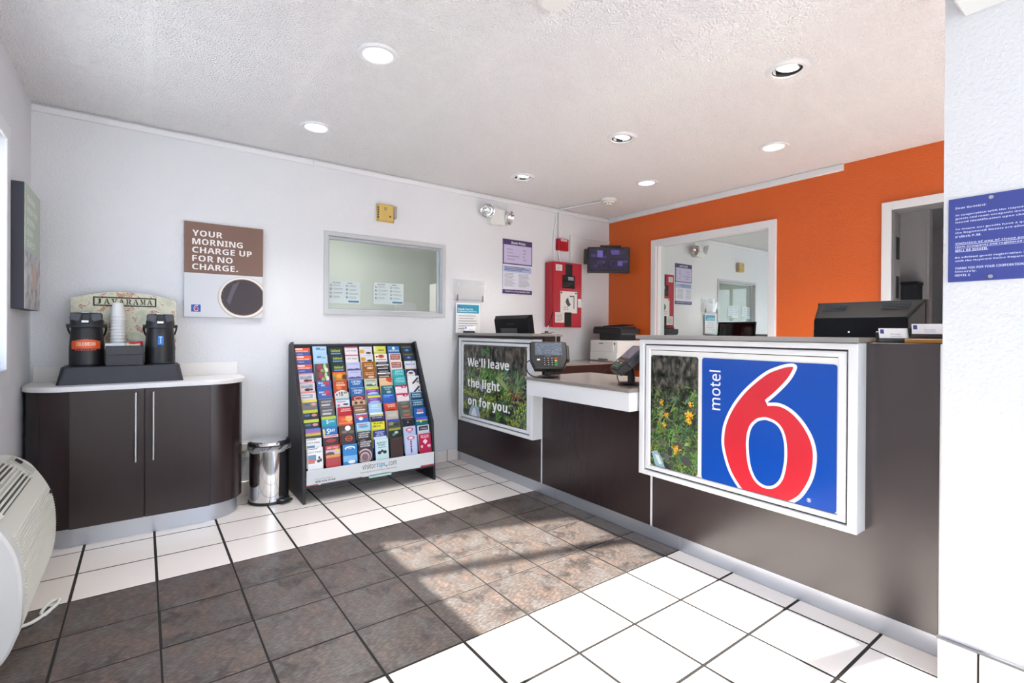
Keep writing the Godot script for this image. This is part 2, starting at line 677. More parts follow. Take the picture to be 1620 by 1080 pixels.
func shell() -> void:
	# floor: a bed of grout with every tile laid on it
	var floor_ := struct("floor", boxes([[LEFT - 0.12, ORANGE + 0.3, -0.15, -0.0012, BACK - 0.1, 3.6]]), mats.grout, "tiled lobby floor with a slate band between cream tiles")
	var cache := {}
	for i in range(-5, 5):
		for j in range(-11, 8):
			var x0 := maxf(i * T, LEFT)
			var x1 := minf((i + 1) * T, 1.34 if j > -4 else 1.2)
			var z1 := -j * T
			var z0 := maxf(z1 - T, BACK)
			if j == 7:
				z1 = -7 * T
			if x1 - x0 < 0.03 or z1 - z0 < 0.02 or z0 > 3.0:
				continue
			var slate := j >= 0 and j < 4
			var variant := rng.randi() % 9 if slate else 0
			var key := "%.3f %.3f %d" % [x1 - x0, z1 - z0, variant]
			if not cache.has(key):
				cache[key] = tile_mesh(x1 - x0 - (0.007 if slate else 0.012), z1 - z0 - (0.007 if slate else 0.012), Rect2(Vector2(variant % 3, variant / 3) * 0.34, Vector2(0.3, 0.3)))
			part("tile", cache[key], mats.slate_tile if slate else mats.cream_tile, floor_, Vector3((x0 + x1) / 2, 0, (z0 + z1) / 2))

	part("tile", tile_mesh(0.131, 0.198, Rect2(0, 0, 0.3, 0.3)), mats.cream_tile, floor_, Vector3(1.2695, 0, 1.019))

	# ceiling, open above the three lamps that sit deep in it
	var holes := [Vector2(1.584, -0.633), Vector2(1.577, -1.706), Vector2(1.56, 0.44)]
	var xs := [LEFT - 0.12]
	var zs := [BACK - 0.12]
	for q in holes:
		zs.append_array([q.y - 0.062, q.y + 0.062])
	xs.append_array([1.51, 1.634, ORANGE + 0.12])
	zs.append(2.38)
	zs.sort()
	var list := []
	for i in xs.size() - 1:
		for k in zs.size() - 1:
			var c := Vector2((xs[i] + xs[i + 1]) / 2, (zs[k] + zs[k + 1]) / 2)
			if holes.any(func(q): return absf(q.x - c.x) < 0.062 and absf(q.y - c.y) < 0.05):
				continue
			list.append([xs[i], xs[i + 1], HI, HI + 0.12, zs[k], zs[k + 1]])
	list.append([1.4, 1.75, HI + 0.12, HI + 0.14, -1.9, 0.65])
	struct("ceiling", boxes(list), mats.ceiling_stucco, "white ceiling with a coarse sprayed stucco finish")

	# back wall with the opening of its window
	var wx0 := 0.17
	var wx1 := 1.16
	var wy0 := 1.315
	var wy1 := 1.90
	var b0 := BACK - 0.1
	struct("wall_back", boxes([[LEFT - 0.12, wx0, 0, HI, b0, BACK], [wx1, ORANGE + 0.12, 0, HI, b0, BACK], [wx0, wx1, 0, wy0, b0, BACK], [wx0, wx1, wy1, HI, b0, BACK]]), mats.wall_paint, "white textured back wall")
	# left wall with its window
	var l0 := LEFT - 0.12
	struct("wall_left", boxes([[l0, LEFT, 0, HI, BACK, -1.66], [l0, LEFT, 0, HI, -0.5, 3.0], [l0, LEFT, 0, 0.96, -1.66, -0.5], [l0, LEFT, 2.06, HI, -1.66, -0.5]]), mats.wall_paint, "white textured side wall with a large window")
	# orange wall: mirror recess and a doorway
	var o1 := ORANGE + 0.12
	struct("wall_orange", boxes([[ORANGE, o1, 0, HI, BACK, -1.665], [ORANGE, o1, 0, 1.02, -1.665, -0.5], [ORANGE, o1, 2.075, HI, -1.665, -0.5], [ORANGE + 0.07, o1, 1.02, 2.075, -1.665, -0.5], [ORANGE, o1, 0, HI, -0.5, 0.36], [ORANGE, o1, 2.05, HI, 0.36, 1.25], [ORANGE, o1, 0, HI, 1.25, 2.1]]), mats.orange_paint, "bright orange textured wall behind the counter")
	# the stub wall at the right with its tiled base, and the office wall behind it
	struct("wall_right", boxes([[1.2, 1.36, 0, HI, 1.122, 2.14], [1.2, 1.36, 0, HI, 3.12, 3.5], [1.2, 1.36, 2.35, HI, 2.14, 3.12], [1.2, 1.36, 0, 0.14, 2.14, 3.12]]), mats.wall_paint, "white wall at the end of the counter carrying a blue notice")
	struct("wall_office", boxes([[1.36, 1.42, 0, HI, 2.0, 2.1], [3.27, ORANGE + 0.12, 0, HI, 2.0, 2.1], [1.42, 3.27, 0, 0.3, 2.0, 2.1], [1.42, 3.27, 2.4, HI, 2.0, 2.1]]), mats.wall_paint)
	struct("floor_office", boxes([[1.5, ORANGE, -0.0015, 0.0, BACK, 2.0]]), mats.cream_tile)  # unseen staff floor, added in pale tile to bounce light upward
	# baseboards of tile
	var bb := struct("baseboard_back", boxes([[LEFT, FRONT_X, 0, 0.098, BACK, BACK + 0.004]]), mats.grout)
	for i in range(-5, 5):
		var x0 := maxf(i * T - 0.003, LEFT)
		var x1 := minf((i + 1) * T - 0.003, FRONT_X)
		part("tile", bx(Vector3((x0 + x1) / 2, 0.05, BACK + 0.006), Vector3(x1 - x0 - 0.005, 0.1, 0.01), 0.002), mats.cream_tile, bb)
	var br := struct("baseboard_right", boxes([[1.196, 1.2, 0, 0.138, 1.122, 2.9]]), mats.grout)
	for i in 6:
		var z0 := maxf((4 + i) * T - T, 1.115)
		var z1 := (4 + i) * T
		if z1 - z0 < 0.02:
			continue
		part("tile", bx(Vector3(1.193, 0.069, (z0 + z1) / 2), Vector3(0.01, 0.138, z1 - z0 - 0.006), 0.002), mats.cream_tile, br)
	part("cap", bx(Vector3(1.194, 0.1415, 2.0), Vector3(0.012, 0.007, 1.77)), mats.office_grey, br)
	# mouldings under the ceiling
	for q in [[LEFT, 0.053], [0.056, ORANGE]]:
		struct("trim_1" if q[0] < 0 else "trim_2", boxes([[q[0], q[1], HI - 0.05, HI - 0.012, BACK, BACK + 0.018]], 0.003), mats.white_trim)
	struct("trim_3", boxes([[ORANGE - 0.03, ORANGE, HI - 0.053, HI - 0.002, BACK + 0.02, 0.059]], 0.004), mats.white_trim)


func frame_xy(parent: Node3D, called: String, w: float, h: float, t: float, depth: float, m: Material, at: Vector3) -> MeshInstance3D:
	var g := G.new()
	g.ring(rect4(w, h), rect4(w - 2 * t, h - 2 * t), 0, depth, 0.003)
	return part(called, g, m, parent, at)


func windows() -> void:
	# window_1: the big window in the left wall
	var w1 := Node3D.new()
	w1.name = "window_1"
	w1.set_meta("kind", "structure")
	w1.position = Vector3(LEFT, 1.51, -1.08)
	w1.rotation.y = PI / 2
	add_child(w1)
	frame_xy(w1, "frame", 1.30, 1.21, 0.07, 0.01, mats.white_trim, Vector3(0, 0, 0))
	frame_xy(w1, "sash", 1.16, 1.1, 0.045, 0.04, mats.white_metal, Vector3(0, 0, -0.09))
	part("mullion", bx(Vector3(0, 0, -0.07), Vector3(0.05, 1.02, 0.04), 0.003), mats.white_metal, w1)
	for s in [-1, 1]:
		part("pane", bx(Vector3(s * 0.28, 0, -0.07), Vector3(0.51, 1.01, 0.0)), mats.clear_glass, w1)
	# window_2: the mirror glass in the orange wall
	var w2 := Node3D.new()
	w2.name = "window_2"
	w2.set_meta("kind", "structure")
	w2.position = Vector3(ORANGE, 1.55, -1.085)
	w2.rotation.y = -PI / 2
	add_child(w2)
	frame_xy(w2, "frame", 1.285, 1.15, 0.062, 0.022, mats.white_trim, Vector3(0, 0, 0))
	frame_xy(w2, "reveal", 1.165, 1.055, 0.014, 0.06, mats.white_trim, Vector3(0, -0.003, -0.065))
	part("pane", bx(Vector3(0, 0, -0.058), Vector3(1.145, 1.03, 0.006)), mats.mirror, w2, Vector3.ZERO, "mirrored one way glass")
	# window_3: the inner window in the back wall
	var w3 := Node3D.new()
	w3.name = "window_3"
	w3.set_meta("kind", "structure")
	w3.position = Vector3(0.665, 1.6075, BACK)
	add_child(w3)
	frame_xy(w3, "frame", 1.055, 0.645, 0.034, 0.012, mat("frame_grey", "c3c6c8", 0.4), Vector3(0, 0, 0))
	frame_xy(w3, "sash", 0.99, 0.585, 0.022, 0.03, mats.aluminium, Vector3(0, 0, -0.07))
	part("pane", bx(Vector3(0, 0, -0.058), Vector3(0.95, 0.545, 0.0)), mats.clear_glass, w3)
	# room behind that window
	var far := [[-1.2, 2.6, 0, HI, -4.5, -4.4], [-1.3, -1.2, 0, HI, -4.5, BACK - 0.1], [2.6, 2.7, 0, HI, -4.5, BACK - 0.1], [-1.2, 2.6, -0.1, 0, -4.4, BACK - 0.1], [-1.2, 2.6, HI, HI + 0.1, -4.5, BACK - 0.1]]
	for k in 5:
		struct(["wall_far", "wall_far_left", "wall_far_right", "floor_far", "ceiling_far"][k], boxes([far[k]]), mats.far_wall)
	# door_1: the dark doorway in the orange wall
	var d := Node3D.new()
	d.name = "door_1"
	d.set_meta("kind", "structure")
	d.position = Vector3(ORANGE, 0, 0)
	d.rotation.y = -PI / 2
	add_child(d)
	var g := boxes([[0.305, 0.362, 0, 2.105, 0, 0.02], [1.248, 1.305, 0, 2.105, 0, 0.02], [0.362, 1.248, 2.048, 2.105, 0, 0.02]], 0.002)
	part("frame", g, mats.white_trim, d)
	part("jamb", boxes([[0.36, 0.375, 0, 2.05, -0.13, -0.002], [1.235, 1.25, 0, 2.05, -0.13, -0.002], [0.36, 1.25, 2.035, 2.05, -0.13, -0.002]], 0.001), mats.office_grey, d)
	for y in [1.5, 1.78]:
		part("strike_plate", bx(Vector3(0.378, y, -0.07), Vector3(0.006, 0.16, 0.05), 0.002), mats.ink_black, d)
	# the unlit room behind the doorway
	var inner := [[6.8, 6.9, 0, HI, -1.4, 2.0], [ORANGE + 0.12, 6.9, 0, HI, -1.5, -1.4], [ORANGE + 0.12, 6.9, 0, HI, 2.0, 2.1], [ORANGE + 0.12, 6.9, HI, HI + 0.1, -1.5, 2.1], [ORANGE + 0.12, 6.9, -0.1, 0, -1.5, 2.1], [5.2, 5.26, 0, HI, -1.4, 0.10]]
	for k in 6:
		struct(["wall_unlit_far", "wall_unlit_back", "wall_unlit_front", "ceiling_unlit", "floor_unlit", "wall_unlit_partition"][k], boxes([inner[k]]), mats.wall_paint)
	struct("trim_4", boxes([[5.18, 5.28, 0, HI, 0.102, 0.126]], 0.002), mats.white_trim)


func outside() -> void:
	struct("ground", boxes([[-30, 30, -0.4, -0.16, -30, 30]]), mats.concrete, "pale concrete outside")
	var dm := thing("added_mat", "unseen dark grey mat added inside the glazed front to dim floor bounce", "mat", Vector3(0.6, 0, 2.05))  # mat added out of view to cut sunlight bouncing off the floor
	part("pile", bx(Vector3(0, 0.006, 0), Vector3(1.1, 0.01, 1.4), 0.003), mat("mat_pile", "4a4a4c", 0.95), dm)
	part("edging", boxes([[-0.58, 0.58, 0, 0.008, -0.73, -0.7], [-0.58, 0.58, 0, 0.008, 0.7, 0.73], [-0.58, -0.55, 0, 0.008, -0.7, 0.7], [0.55, 0.58, 0, 0.008, -0.7, 0.7]], 0.002), mats.black_plastic, dm)
	# the glazed front, out of sight behind the camera: its rails throw the bars of shade on the floor
	var f := Node3D.new()
	f.name = "wall_front"
	f.set_meta("kind", "structure")
	f.position = Vector3(0.678, 0, 3.03)
	f.rotation.y = -atan(0.3)
	add_child(f)
	part("wall", boxes([[-2.6, -2.2, 0, HI, 0.0, 0.12], [-2.2, -0.685, 0, 0.4, 0.0, 0.12], [-0.83, -0.63, 0, HI, 0.0, 0.12], [-2.2, -0.83, 2.38, HI, 0.0, 0.12], [-0.63, 0.62, 2.385, HI, 0.0, 0.12]]), mats.wall_paint, f)
	part("header", boxes([[-2.7, 3.2, HI + 0.002, HI + 0.12, -1.1, 0.12]]), mats.wall_paint, f)
	part("rail", boxes([[-0.63, 0.62, 2.055, 2.09, 0.0, 0.04]]), mats.aluminium, f)
	part("added_blind", boxes([[-2.22, -0.81, 0.38, 2.4, -0.012, -0.008]]), mats.added_blind_cloth, f)  # blind added out of view as a soft fill light for the lobby
	var w6 := Node3D.new()
	w6.name = "added_window_6"  # side glazing added out of view to light the left of the lobby
	w6.set_meta("kind", "structure")
	w6.position = Vector3(1.28, 1.245, 2.63)
	w6.rotation.y = -PI / 2
	add_child(w6)
	frame_xy(w6, "frame", 0.98, 2.21, 0.05, 0.05, mats.white_metal, Vector3(0, 0, -0.025))
	part("pane", bx(Vector3.ZERO, Vector3(0.88, 2.11, 0.0)), mats.clear_glass, w6)
	# added unseen office window; its half-lowered blind brightens the staff side
	var w5 := Node3D.new()
	w5.name = "added_window_5"
	w5.set_meta("kind", "structure")
	w5.position = Vector3(2.35, 0, 2.0)
	add_child(w5)
	part("added_blind", boxes([[-0.94, 0.93, 1.0, 2.42, -0.012, -0.008]]), mats.added_blind_cloth, w5)
	part("rail", boxes([[-0.63, 0.62, 1.335, 1.385, 0.0, 0.04]]), mats.aluminium, f)
	part("pane", boxes([[-0.63, 0.62, 0.02, 2.385, 0.02, 0.02]]), mats.clear_glass, f)


func downlight(at: Vector2, deep: bool, label: String, energy := 1.0) -> void:
	var o := thing("ceiling_light", label, "ceiling light", Vector3(at.x, HI, at.y), 0, "recessed ceiling lights")
	var g := G.new()
	if deep:
		g.lathe([Vector2(0.066, -0.001), Vector2(0.07, -0.009), Vector2(0.085, -0.011), Vector2(0.098, -0.004), Vector2(0.1, 0.0)].map(func(q): return q) , 40)
		part("trim_ring", g, mats.white_metal, o)
		var c := G.new()
		c.lathe([Vector2(0.062, 0.07), Vector2(0.064, 0.0), Vector2(0.068, -0.004)], 32)
		part("baffle", c, mats.black_plastic, o)
		var l := G.new()
		l.x = Transform3D(Basis(Vector3(1, 0, 0), 0.16), Vector3(0.002, 0.008, 0.002))
		l.lathe([Vector2(0.0, -0.012), Vector2(0.03, -0.010), Vector2(0.05, -0.002)], 28)
		part("lamp", l, mats.lamp_lens, o)
		var r := G.new()
		r.x = l.x
		r.lathe([Vector2(0.05, -0.004), Vector2(0.056, 0.0), Vector2(0.058, 0.03)], 28)
		part("reflector_rim", r, mats.steel, o)
	else:
		g.lathe([Vector2(0.066, -0.004), Vector2(0.07, -0.008), Vector2(0.088, -0.009), Vector2(0.096, -0.004), Vector2(0.097, 0.0)], 40)
		part("trim_ring", g, mats.white_metal, o)
		var l := G.new()
		l.lathe([Vector2(0.0, -0.007), Vector2(0.04, -0.006), Vector2(0.067, -0.003)], 32)
		part("lens", l, mats.lamp_lens, o)
	var s := SpotLight3D.new()
	s.name = "bulb_light"
	s.position = Vector3(0, -0.03, 0)
	s.rotation.x = -PI / 2
	s.spot_angle = 45
	s.spot_angle_attenuation = 1.0
	s.spot_range = 12
	s.spot_attenuation = 2.0
	s.light_energy = energy
	s.light_size = 0.07
	s.light_color = Color(1.0, 0.98, 0.95)
	s.shadow_enabled = true
	o.add_child(s)


func ceiling_fittings() -> void:
	var e := 1.9
	downlight(Vector2(-0.093, -0.653), false, "largest glowing round ceiling lamp with flat frosted lens, nearest the coffee cabinet's front", e)
	downlight(Vector2(-0.091, -1.701), false, "glowing flat lens ceiling lamp near the back wall, above the coffee poster", e)
	downlight(Vector2(1.584, -0.633), true, "deep tilting ceiling lamp with dark baffle, middle one above the counter's low desk", e)
	downlight(Vector2(1.577, -1.706), true, "small tilting ceiling lamp with dark baffle nearest the back wall, above emergency lights", e)
	downlight(Vector2(1.56, 0.44), true, "largest tilting ceiling lamp with dark baffle, above the blue sign", e)
	downlight(Vector2(2.538, -0.098), false, "glowing flat lens ceiling lamp close to the end of the orange wall moulding", e)
	downlight(Vector2(2.522, -1.174), false, "glowing flat lens ceiling lamp between smoke detector and mirror window", e)
	downlight(Vector2(-0.09, 0.42), false, "unseen added flat lens ceiling lamp over the entrance end of the lobby", e)  # this and the next two: unseen lamps added for more even light
	downlight(Vector2(-0.09, 1.45), false, "unseen added flat lens ceiling lamp just inside the glazed front", e)
	downlight(Vector2(2.53, 0.95), false, "unseen added flat lens ceiling lamp over the office side by the doorway", e)
	# unseen lamp put in to light the room behind the inner window
	var o := thing("ceiling_panel", "unseen square ceiling panel lamp lighting the room behind the inner window", "ceiling light", Vector3(0.7, HI, -3.4))
	part("diffuser", bx(Vector3(0, -0.01, 0), Vector3(0.6, 0.02, 0.6), 0.003), mats.lamp_lens, o)
	var a := AreaLight3D.new()
	a.name = "panel_light"
	a.area_size = Vector2(0.58, 0.58)
	a.position = Vector3(0, -0.025, 0)
	a.rotation.x = -PI / 2
	a.light_energy = 1.4
	a.shadow_enabled = true
	o.add_child(a)
	# smoke detector, its conduit, and the round alarm at the top of the picture
	var s := thing("smoke_detector", "round white smoke detector on the ceiling at the end of its conduit", "smoke detector", Vector3(2.665, HI, -1.744))
	var g := G.new()
	g.lathe([Vector2(0.0, -0.06), Vector2(0.03, -0.06), Vector2(0.038, -0.052), Vector2(0.04, -0.04), Vector2(0.05, -0.034), Vector2(0.055, -0.026)], 28)
	part("sensor_head", g, mats.ivory_plastic, s)
	g = G.new()
	g.lathe([Vector2(0.055, -0.028), Vector2(0.07, -0.026), Vector2(0.075, -0.02), Vector2(0.075, 0.0)], 32)
	part("base", g, mats.white_plastic, s)
	for k in 8:
		var q := G.new()
		q.x = Transform3D(Basis(Vector3.UP, TAU * k / 8), Vector3.ZERO)
		q.box(Vector3(0, -0.045, 0.0395), Vector3(0.012, 0.007, 0.004))
		part("vent", q, mats.dark_grey, s)
	var cd := thing("ceiling_conduit", "thin white conduit along the ceiling from the wall corner to the smoke detector", "conduit", Vector3(2.528, HI, BACK))
	part("channel", conduit([Vector3(0, -0.012, 0.02), Vector3(0.125, -0.012, 0.54)], 0.009), mats.white_trim, cd)
	var r := thing("ceiling_alarm", "white round alarm on the ceiling cut by the picture's top edge", "alarm", Vector3(0.287, HI, 0.16))
	g = G.new()
	g.lathe([Vector2(0.0, -0.035), Vector2(0.045, -0.034), Vector2(0.06, -0.026), Vector2(0.065, 0.0)], 32)
	part("cover", g, mats.white_plastic, r)


func conduit(p: Array, r: float) -> G:
	var g := G.new()
	g.tube(p, r, 8)
	return g


# ---------------------------------------------------------------- reception counter
func counter() -> void:
	var c := thing("reception_counter", "long dark brown laminate reception counter standing on an aluminium kick strip", "counter", Vector3(FRONT_X, 0, 0))
	# carcass
	part("carcass", boxes([[0.02, 0.175, 0.09, 1.13, BACK + 0.005, -1.137], [0.02, 0.05, 0.09, 0.832, -1.137, -0.174], [0.02, 0.175, 0.09, 1.13, -0.174, 1.09]], 0.001), mats.brown_laminate, c)
	var spans := [[BACK + 0.004, -1.145, 1.128], [-1.129, -0.182, 0.832], [-0.166, 1.088, 1.13]]
	for k in 3:
		var q: Array = spans[k]
		part("panel", bx(Vector3(0.01, (0.078 + q[2]) / 2, (q[0] + q[1]) / 2), Vector3(0.02, q[2] - 0.078, q[1] - q[0]), 0.001), mats.scuffed_laminate if k == 2 else mats.brown_laminate, c)
	for z in [-1.137, -0.174]:
		part("divider_strip", bx(Vector3(0.009, 0.46, z), Vector3(0.02, 0.764, 0.013), 0.002), mats.white_trim, c, Vector3.ZERO, "white upright strip between panels")
	part("end_strip", bx(Vector3(0.006, 0.6, 1.104), Vector3(0.022, 1.06, 0.03), 0.002), mats.white_trim, c, Vector3.ZERO, "white strip where the counter meets the wall")
	for q in [[BACK + 0.012, -1.0], [-0.998, 0.01], [0.012, 1.1]]:
		part("kick_plate", bx(Vector3(0.012, 0.039, (q[0] + q[1]) / 2), Vector3(0.01, 0.076, q[1] - q[0]), 0.001), mats.aluminium, c)

	# raised tops
	var t1 := thing("countertop", "grey raised countertop above the sign with the leafy picture", "countertop", Vector3(1.36, 1.14, -1.63), 0, "raised countertops")
	part("slab", bx(Vector3(0, 0, 0), Vector3(0.29, 0.019, 1.03), 0.003), mats.slab, t1)
	part("edge_band", bx(Vector3(-0.146, 0, 0), Vector3(0.004, 0.019, 1.03), 0.001), mat("slab_edge", "8f8d8b", 0.35), t1)
	var t2 := thing("countertop", "grey raised countertop above the sign with the large red six", "countertop", Vector3(1.36, 1.14, 0.335), 0, "raised countertops")
	part("slab", bx(Vector3(0, 0, 0), Vector3(0.29, 0.019, 1.07), 0.003), mats.slab, t2)
	part("edge_band", bx(Vector3(-0.146, 0, 0), Vector3(0.004, 0.019, 1.07), 0.001), mats.slab_edge, t2)
	# low transaction desk
	var d := thing("transaction_desk", "low grey desk top with a white apron between the two raised counters", "desk", Vector3(1.17, 0, -0.665))
	part("desktop", bx(Vector3(0.31, 0.843, 0), Vector3(0.64, 0.021, 0.925), 0.003), mats.slab, d)
	part("apron", bx(Vector3(0.01, 0.779, 0), Vector3(0.014, 0.105, 0.915), 0.002), mats.white_trim, d)
	for s in [-1, 1]:
		part("apron_end", bx(Vector3(0.085, 0.779, s * 0.452), Vector3(0.136, 0.105, 0.012), 0.001), mats.white_trim, d)
	# back counter against the rear wall, and inner desks for the screens
	var b := thing("back_counter", "back counter with dark brown edge board under the printer", "counter", Vector3(2.65, 0, BACK))
	part("worktop", bx(Vector3(0, 0.85, 0.24), Vector3(1.32, 0.018, 0.47), 0.002), mats.slab, b)
	part("edge_board", bx(Vector3(0, 0.80, 0.465), Vector3(1.32, 0.085, 0.018), 0.002), mats.brown_laminate, b)
	part("carcass", bx(Vector3(0, 0.42, 0.21), Vector3(1.3, 0.84, 0.36), 0.002), mats.brown_laminate, b)
	for q in [[-1.42, 0.85], [0.5, 1.15]]:
		var i := thing("inner_desk", "hidden work desk behind the raised counter " + ("next to the back wall" if q[0] < -1 else "next to the white stub wall"), "desk", Vector3(1.71, 0, q[0]))
		part("desktop", bx(Vector3(0, 0.72, 0), Vector3(0.40, 0.025, q[1] - 0.05), 0.003), mats.slab, i)
		for s in [-1, 1]:
			part("side_panel", bx(Vector3(0, 0.354, s * (q[1] - 0.12) / 2), Vector3(0.36, 0.707, 0.02), 0.002), mats.brown_laminate, i)


# ---------------------------------------------------------------- printed pictures
func foliage(w: int, h: int, sd: int, flowers: bool) -> Paint:
	var r := RandomNumberGenerator.new()
	r.seed = sd
	var p := Paint.new(w, h, col("2a2d26"))
	var nz := FastNoiseLite.new()
	nz.seed = sd
	nz.frequency = 0.014
	nz.fractal_octaves = 5
	for y in h:
		for x in range(0, w, 2):
			var k := nz.get_noise_2d(x * 1.6, y)
			p.im.fill_rect(Rect2i(x, y, 2, 1), col("3d3d38").lerp(col("6e6a60") if k > 0 else col("1b1f18"), minf(absf(k) * 2.0, 1.0)))
	var greens := ["3c5a2c", "4f7a36", "5d8f3e", "2a4424", "7d9c50", "3b6442", "94a860", "4c6e54"]
	for i in 34:      # rain streaks on the dark rock
		var x := r.randf()
		p.rect(x, r.randf() * 0.12, 0.004, r.randf_range(0.03, 0.12), col("84827a"))
	for i in 1000:     # undergrowth, thicker further down
		var at := Vector2(r.randf(), 0.2 + 0.82 * sqrt(r.randf()))
		var a := r.randf() * TAU
		var l := r.randf_range(0.012, 0.045) * (1.9 if flowers else 1.0)
		var d := Vector2(cos(a), sin(a) * w / h) * l
		var e := Vector2(-sin(a), cos(a) * w / h) * l * 0.22
		p.poly([at - d, at + e, at + d, at - e], col(greens[r.randi() % 8]).darkened(r.randf() * 0.3))
	for i in 70:      # arching blades in clumps
		var root := Vector2(r.randf(), r.randf_range(0.36, 0.98))
		var tone := col(greens[r.randi() % 8])
		for k in 11:
			var a := r.randf_range(-2.9, -0.25)
			var l := r.randf_range(0.06, 0.2) * (1.7 if flowers else 1.0)
			var tip := root + Vector2(cos(a), sin(a) * w / h * 0.8 + 0.15) * l
			var mid := root + Vector2(cos(a) * 0.55, sin(a) * w / h * 0.8) * l
			p.poly([root + Vector2(-0.004, 0), mid + Vector2(-0.008, -0.002), tip, mid + Vector2(0.006, 0.008), root + Vector2(0.004, 0)], tone.lightened(r.randf() * 0.22) if r.randf() < 0.6 else tone.darkened(r.randf() * 0.3))
	for i in 12:      # wet stones
		var at := Vector2(r.randf(), r.randf_range(0.72, 1.0))
		p.ell(at.x, at.y, r.randf_range(0.04, 0.1), r.randf_range(0.02, 0.04), col(["4a4c4a", "35383a", "5c5e5c"][r.randi() % 3]))
	for k in 7:       # moss in patches
		var c := Vector2(r.randf(), r.randf_range(0.62, 0.98))
		for i in 60:
			p.ell(c.x + r.randfn(0, 0.05), c.y + r.randfn(0, 0.025), 0.007, 0.007 * w / h, col(["a8a648", "8c9c40", "6c8434", "4a6a2c"][r.randi() % 4]))
	if flowers:
		p.poly([Vector2(0.02, 0.88), Vector2(0.14, 0.86), Vector2(0.26, 0.92), Vector2(0.33, 1.0), Vector2(0.12, 1.0)], col("93b4bc"))
		p.poly([Vector2(0.1, 0.9), Vector2(0.18, 0.9), Vector2(0.26, 0.97), Vector2(0.2, 0.98)], col("d4e2e4"))
		for q in [[0.24, 0.42, 3], [0.34, 0.53, 3], [0.83, 0.5, 9], [0.86, 0.4, 3], [0.57, 0.81, 6], [0.3, 0.62, 2], [0.82, 0.55, 5]]:
			for k in q[2] * 5:
				var c: String = ["e8a02a", "f0b83c", "d88420", "e6cf3e"][r.randi() % 4]
				p.ell(q[0] + r.randfn(0, 0.012) * sqrt(q[2]), q[1] + r.randfn(0, 0.007) * sqrt(q[2]), 0.014, 0.014 * w / h, col(c))
	return p


func sign_frame(o: Node3D, w: float, h: float) -> void:
	# a lightbox: case, outer flange, inner retaining frame
	var g := G.new()
	g.ring(rect4(w, h), rect4(w - 0.066, h - 0.05), -0.088, 0.0, 0.003)
	part("case", g, mats.white_metal, o)
	part("back_plate", bx(Vector3(0, 0, -0.05), Vector3(w - 0.07, h - 0.055, 0.07)), mats.dark_grey, o)
	g = G.new()
	g.ring(rect4(w - 0.08, h - 0.066), rect4(w - 0.14, h - 0.112), -0.04, -0.004, 0.004)
	part("retaining_frame", g, mats.white_metal, o)


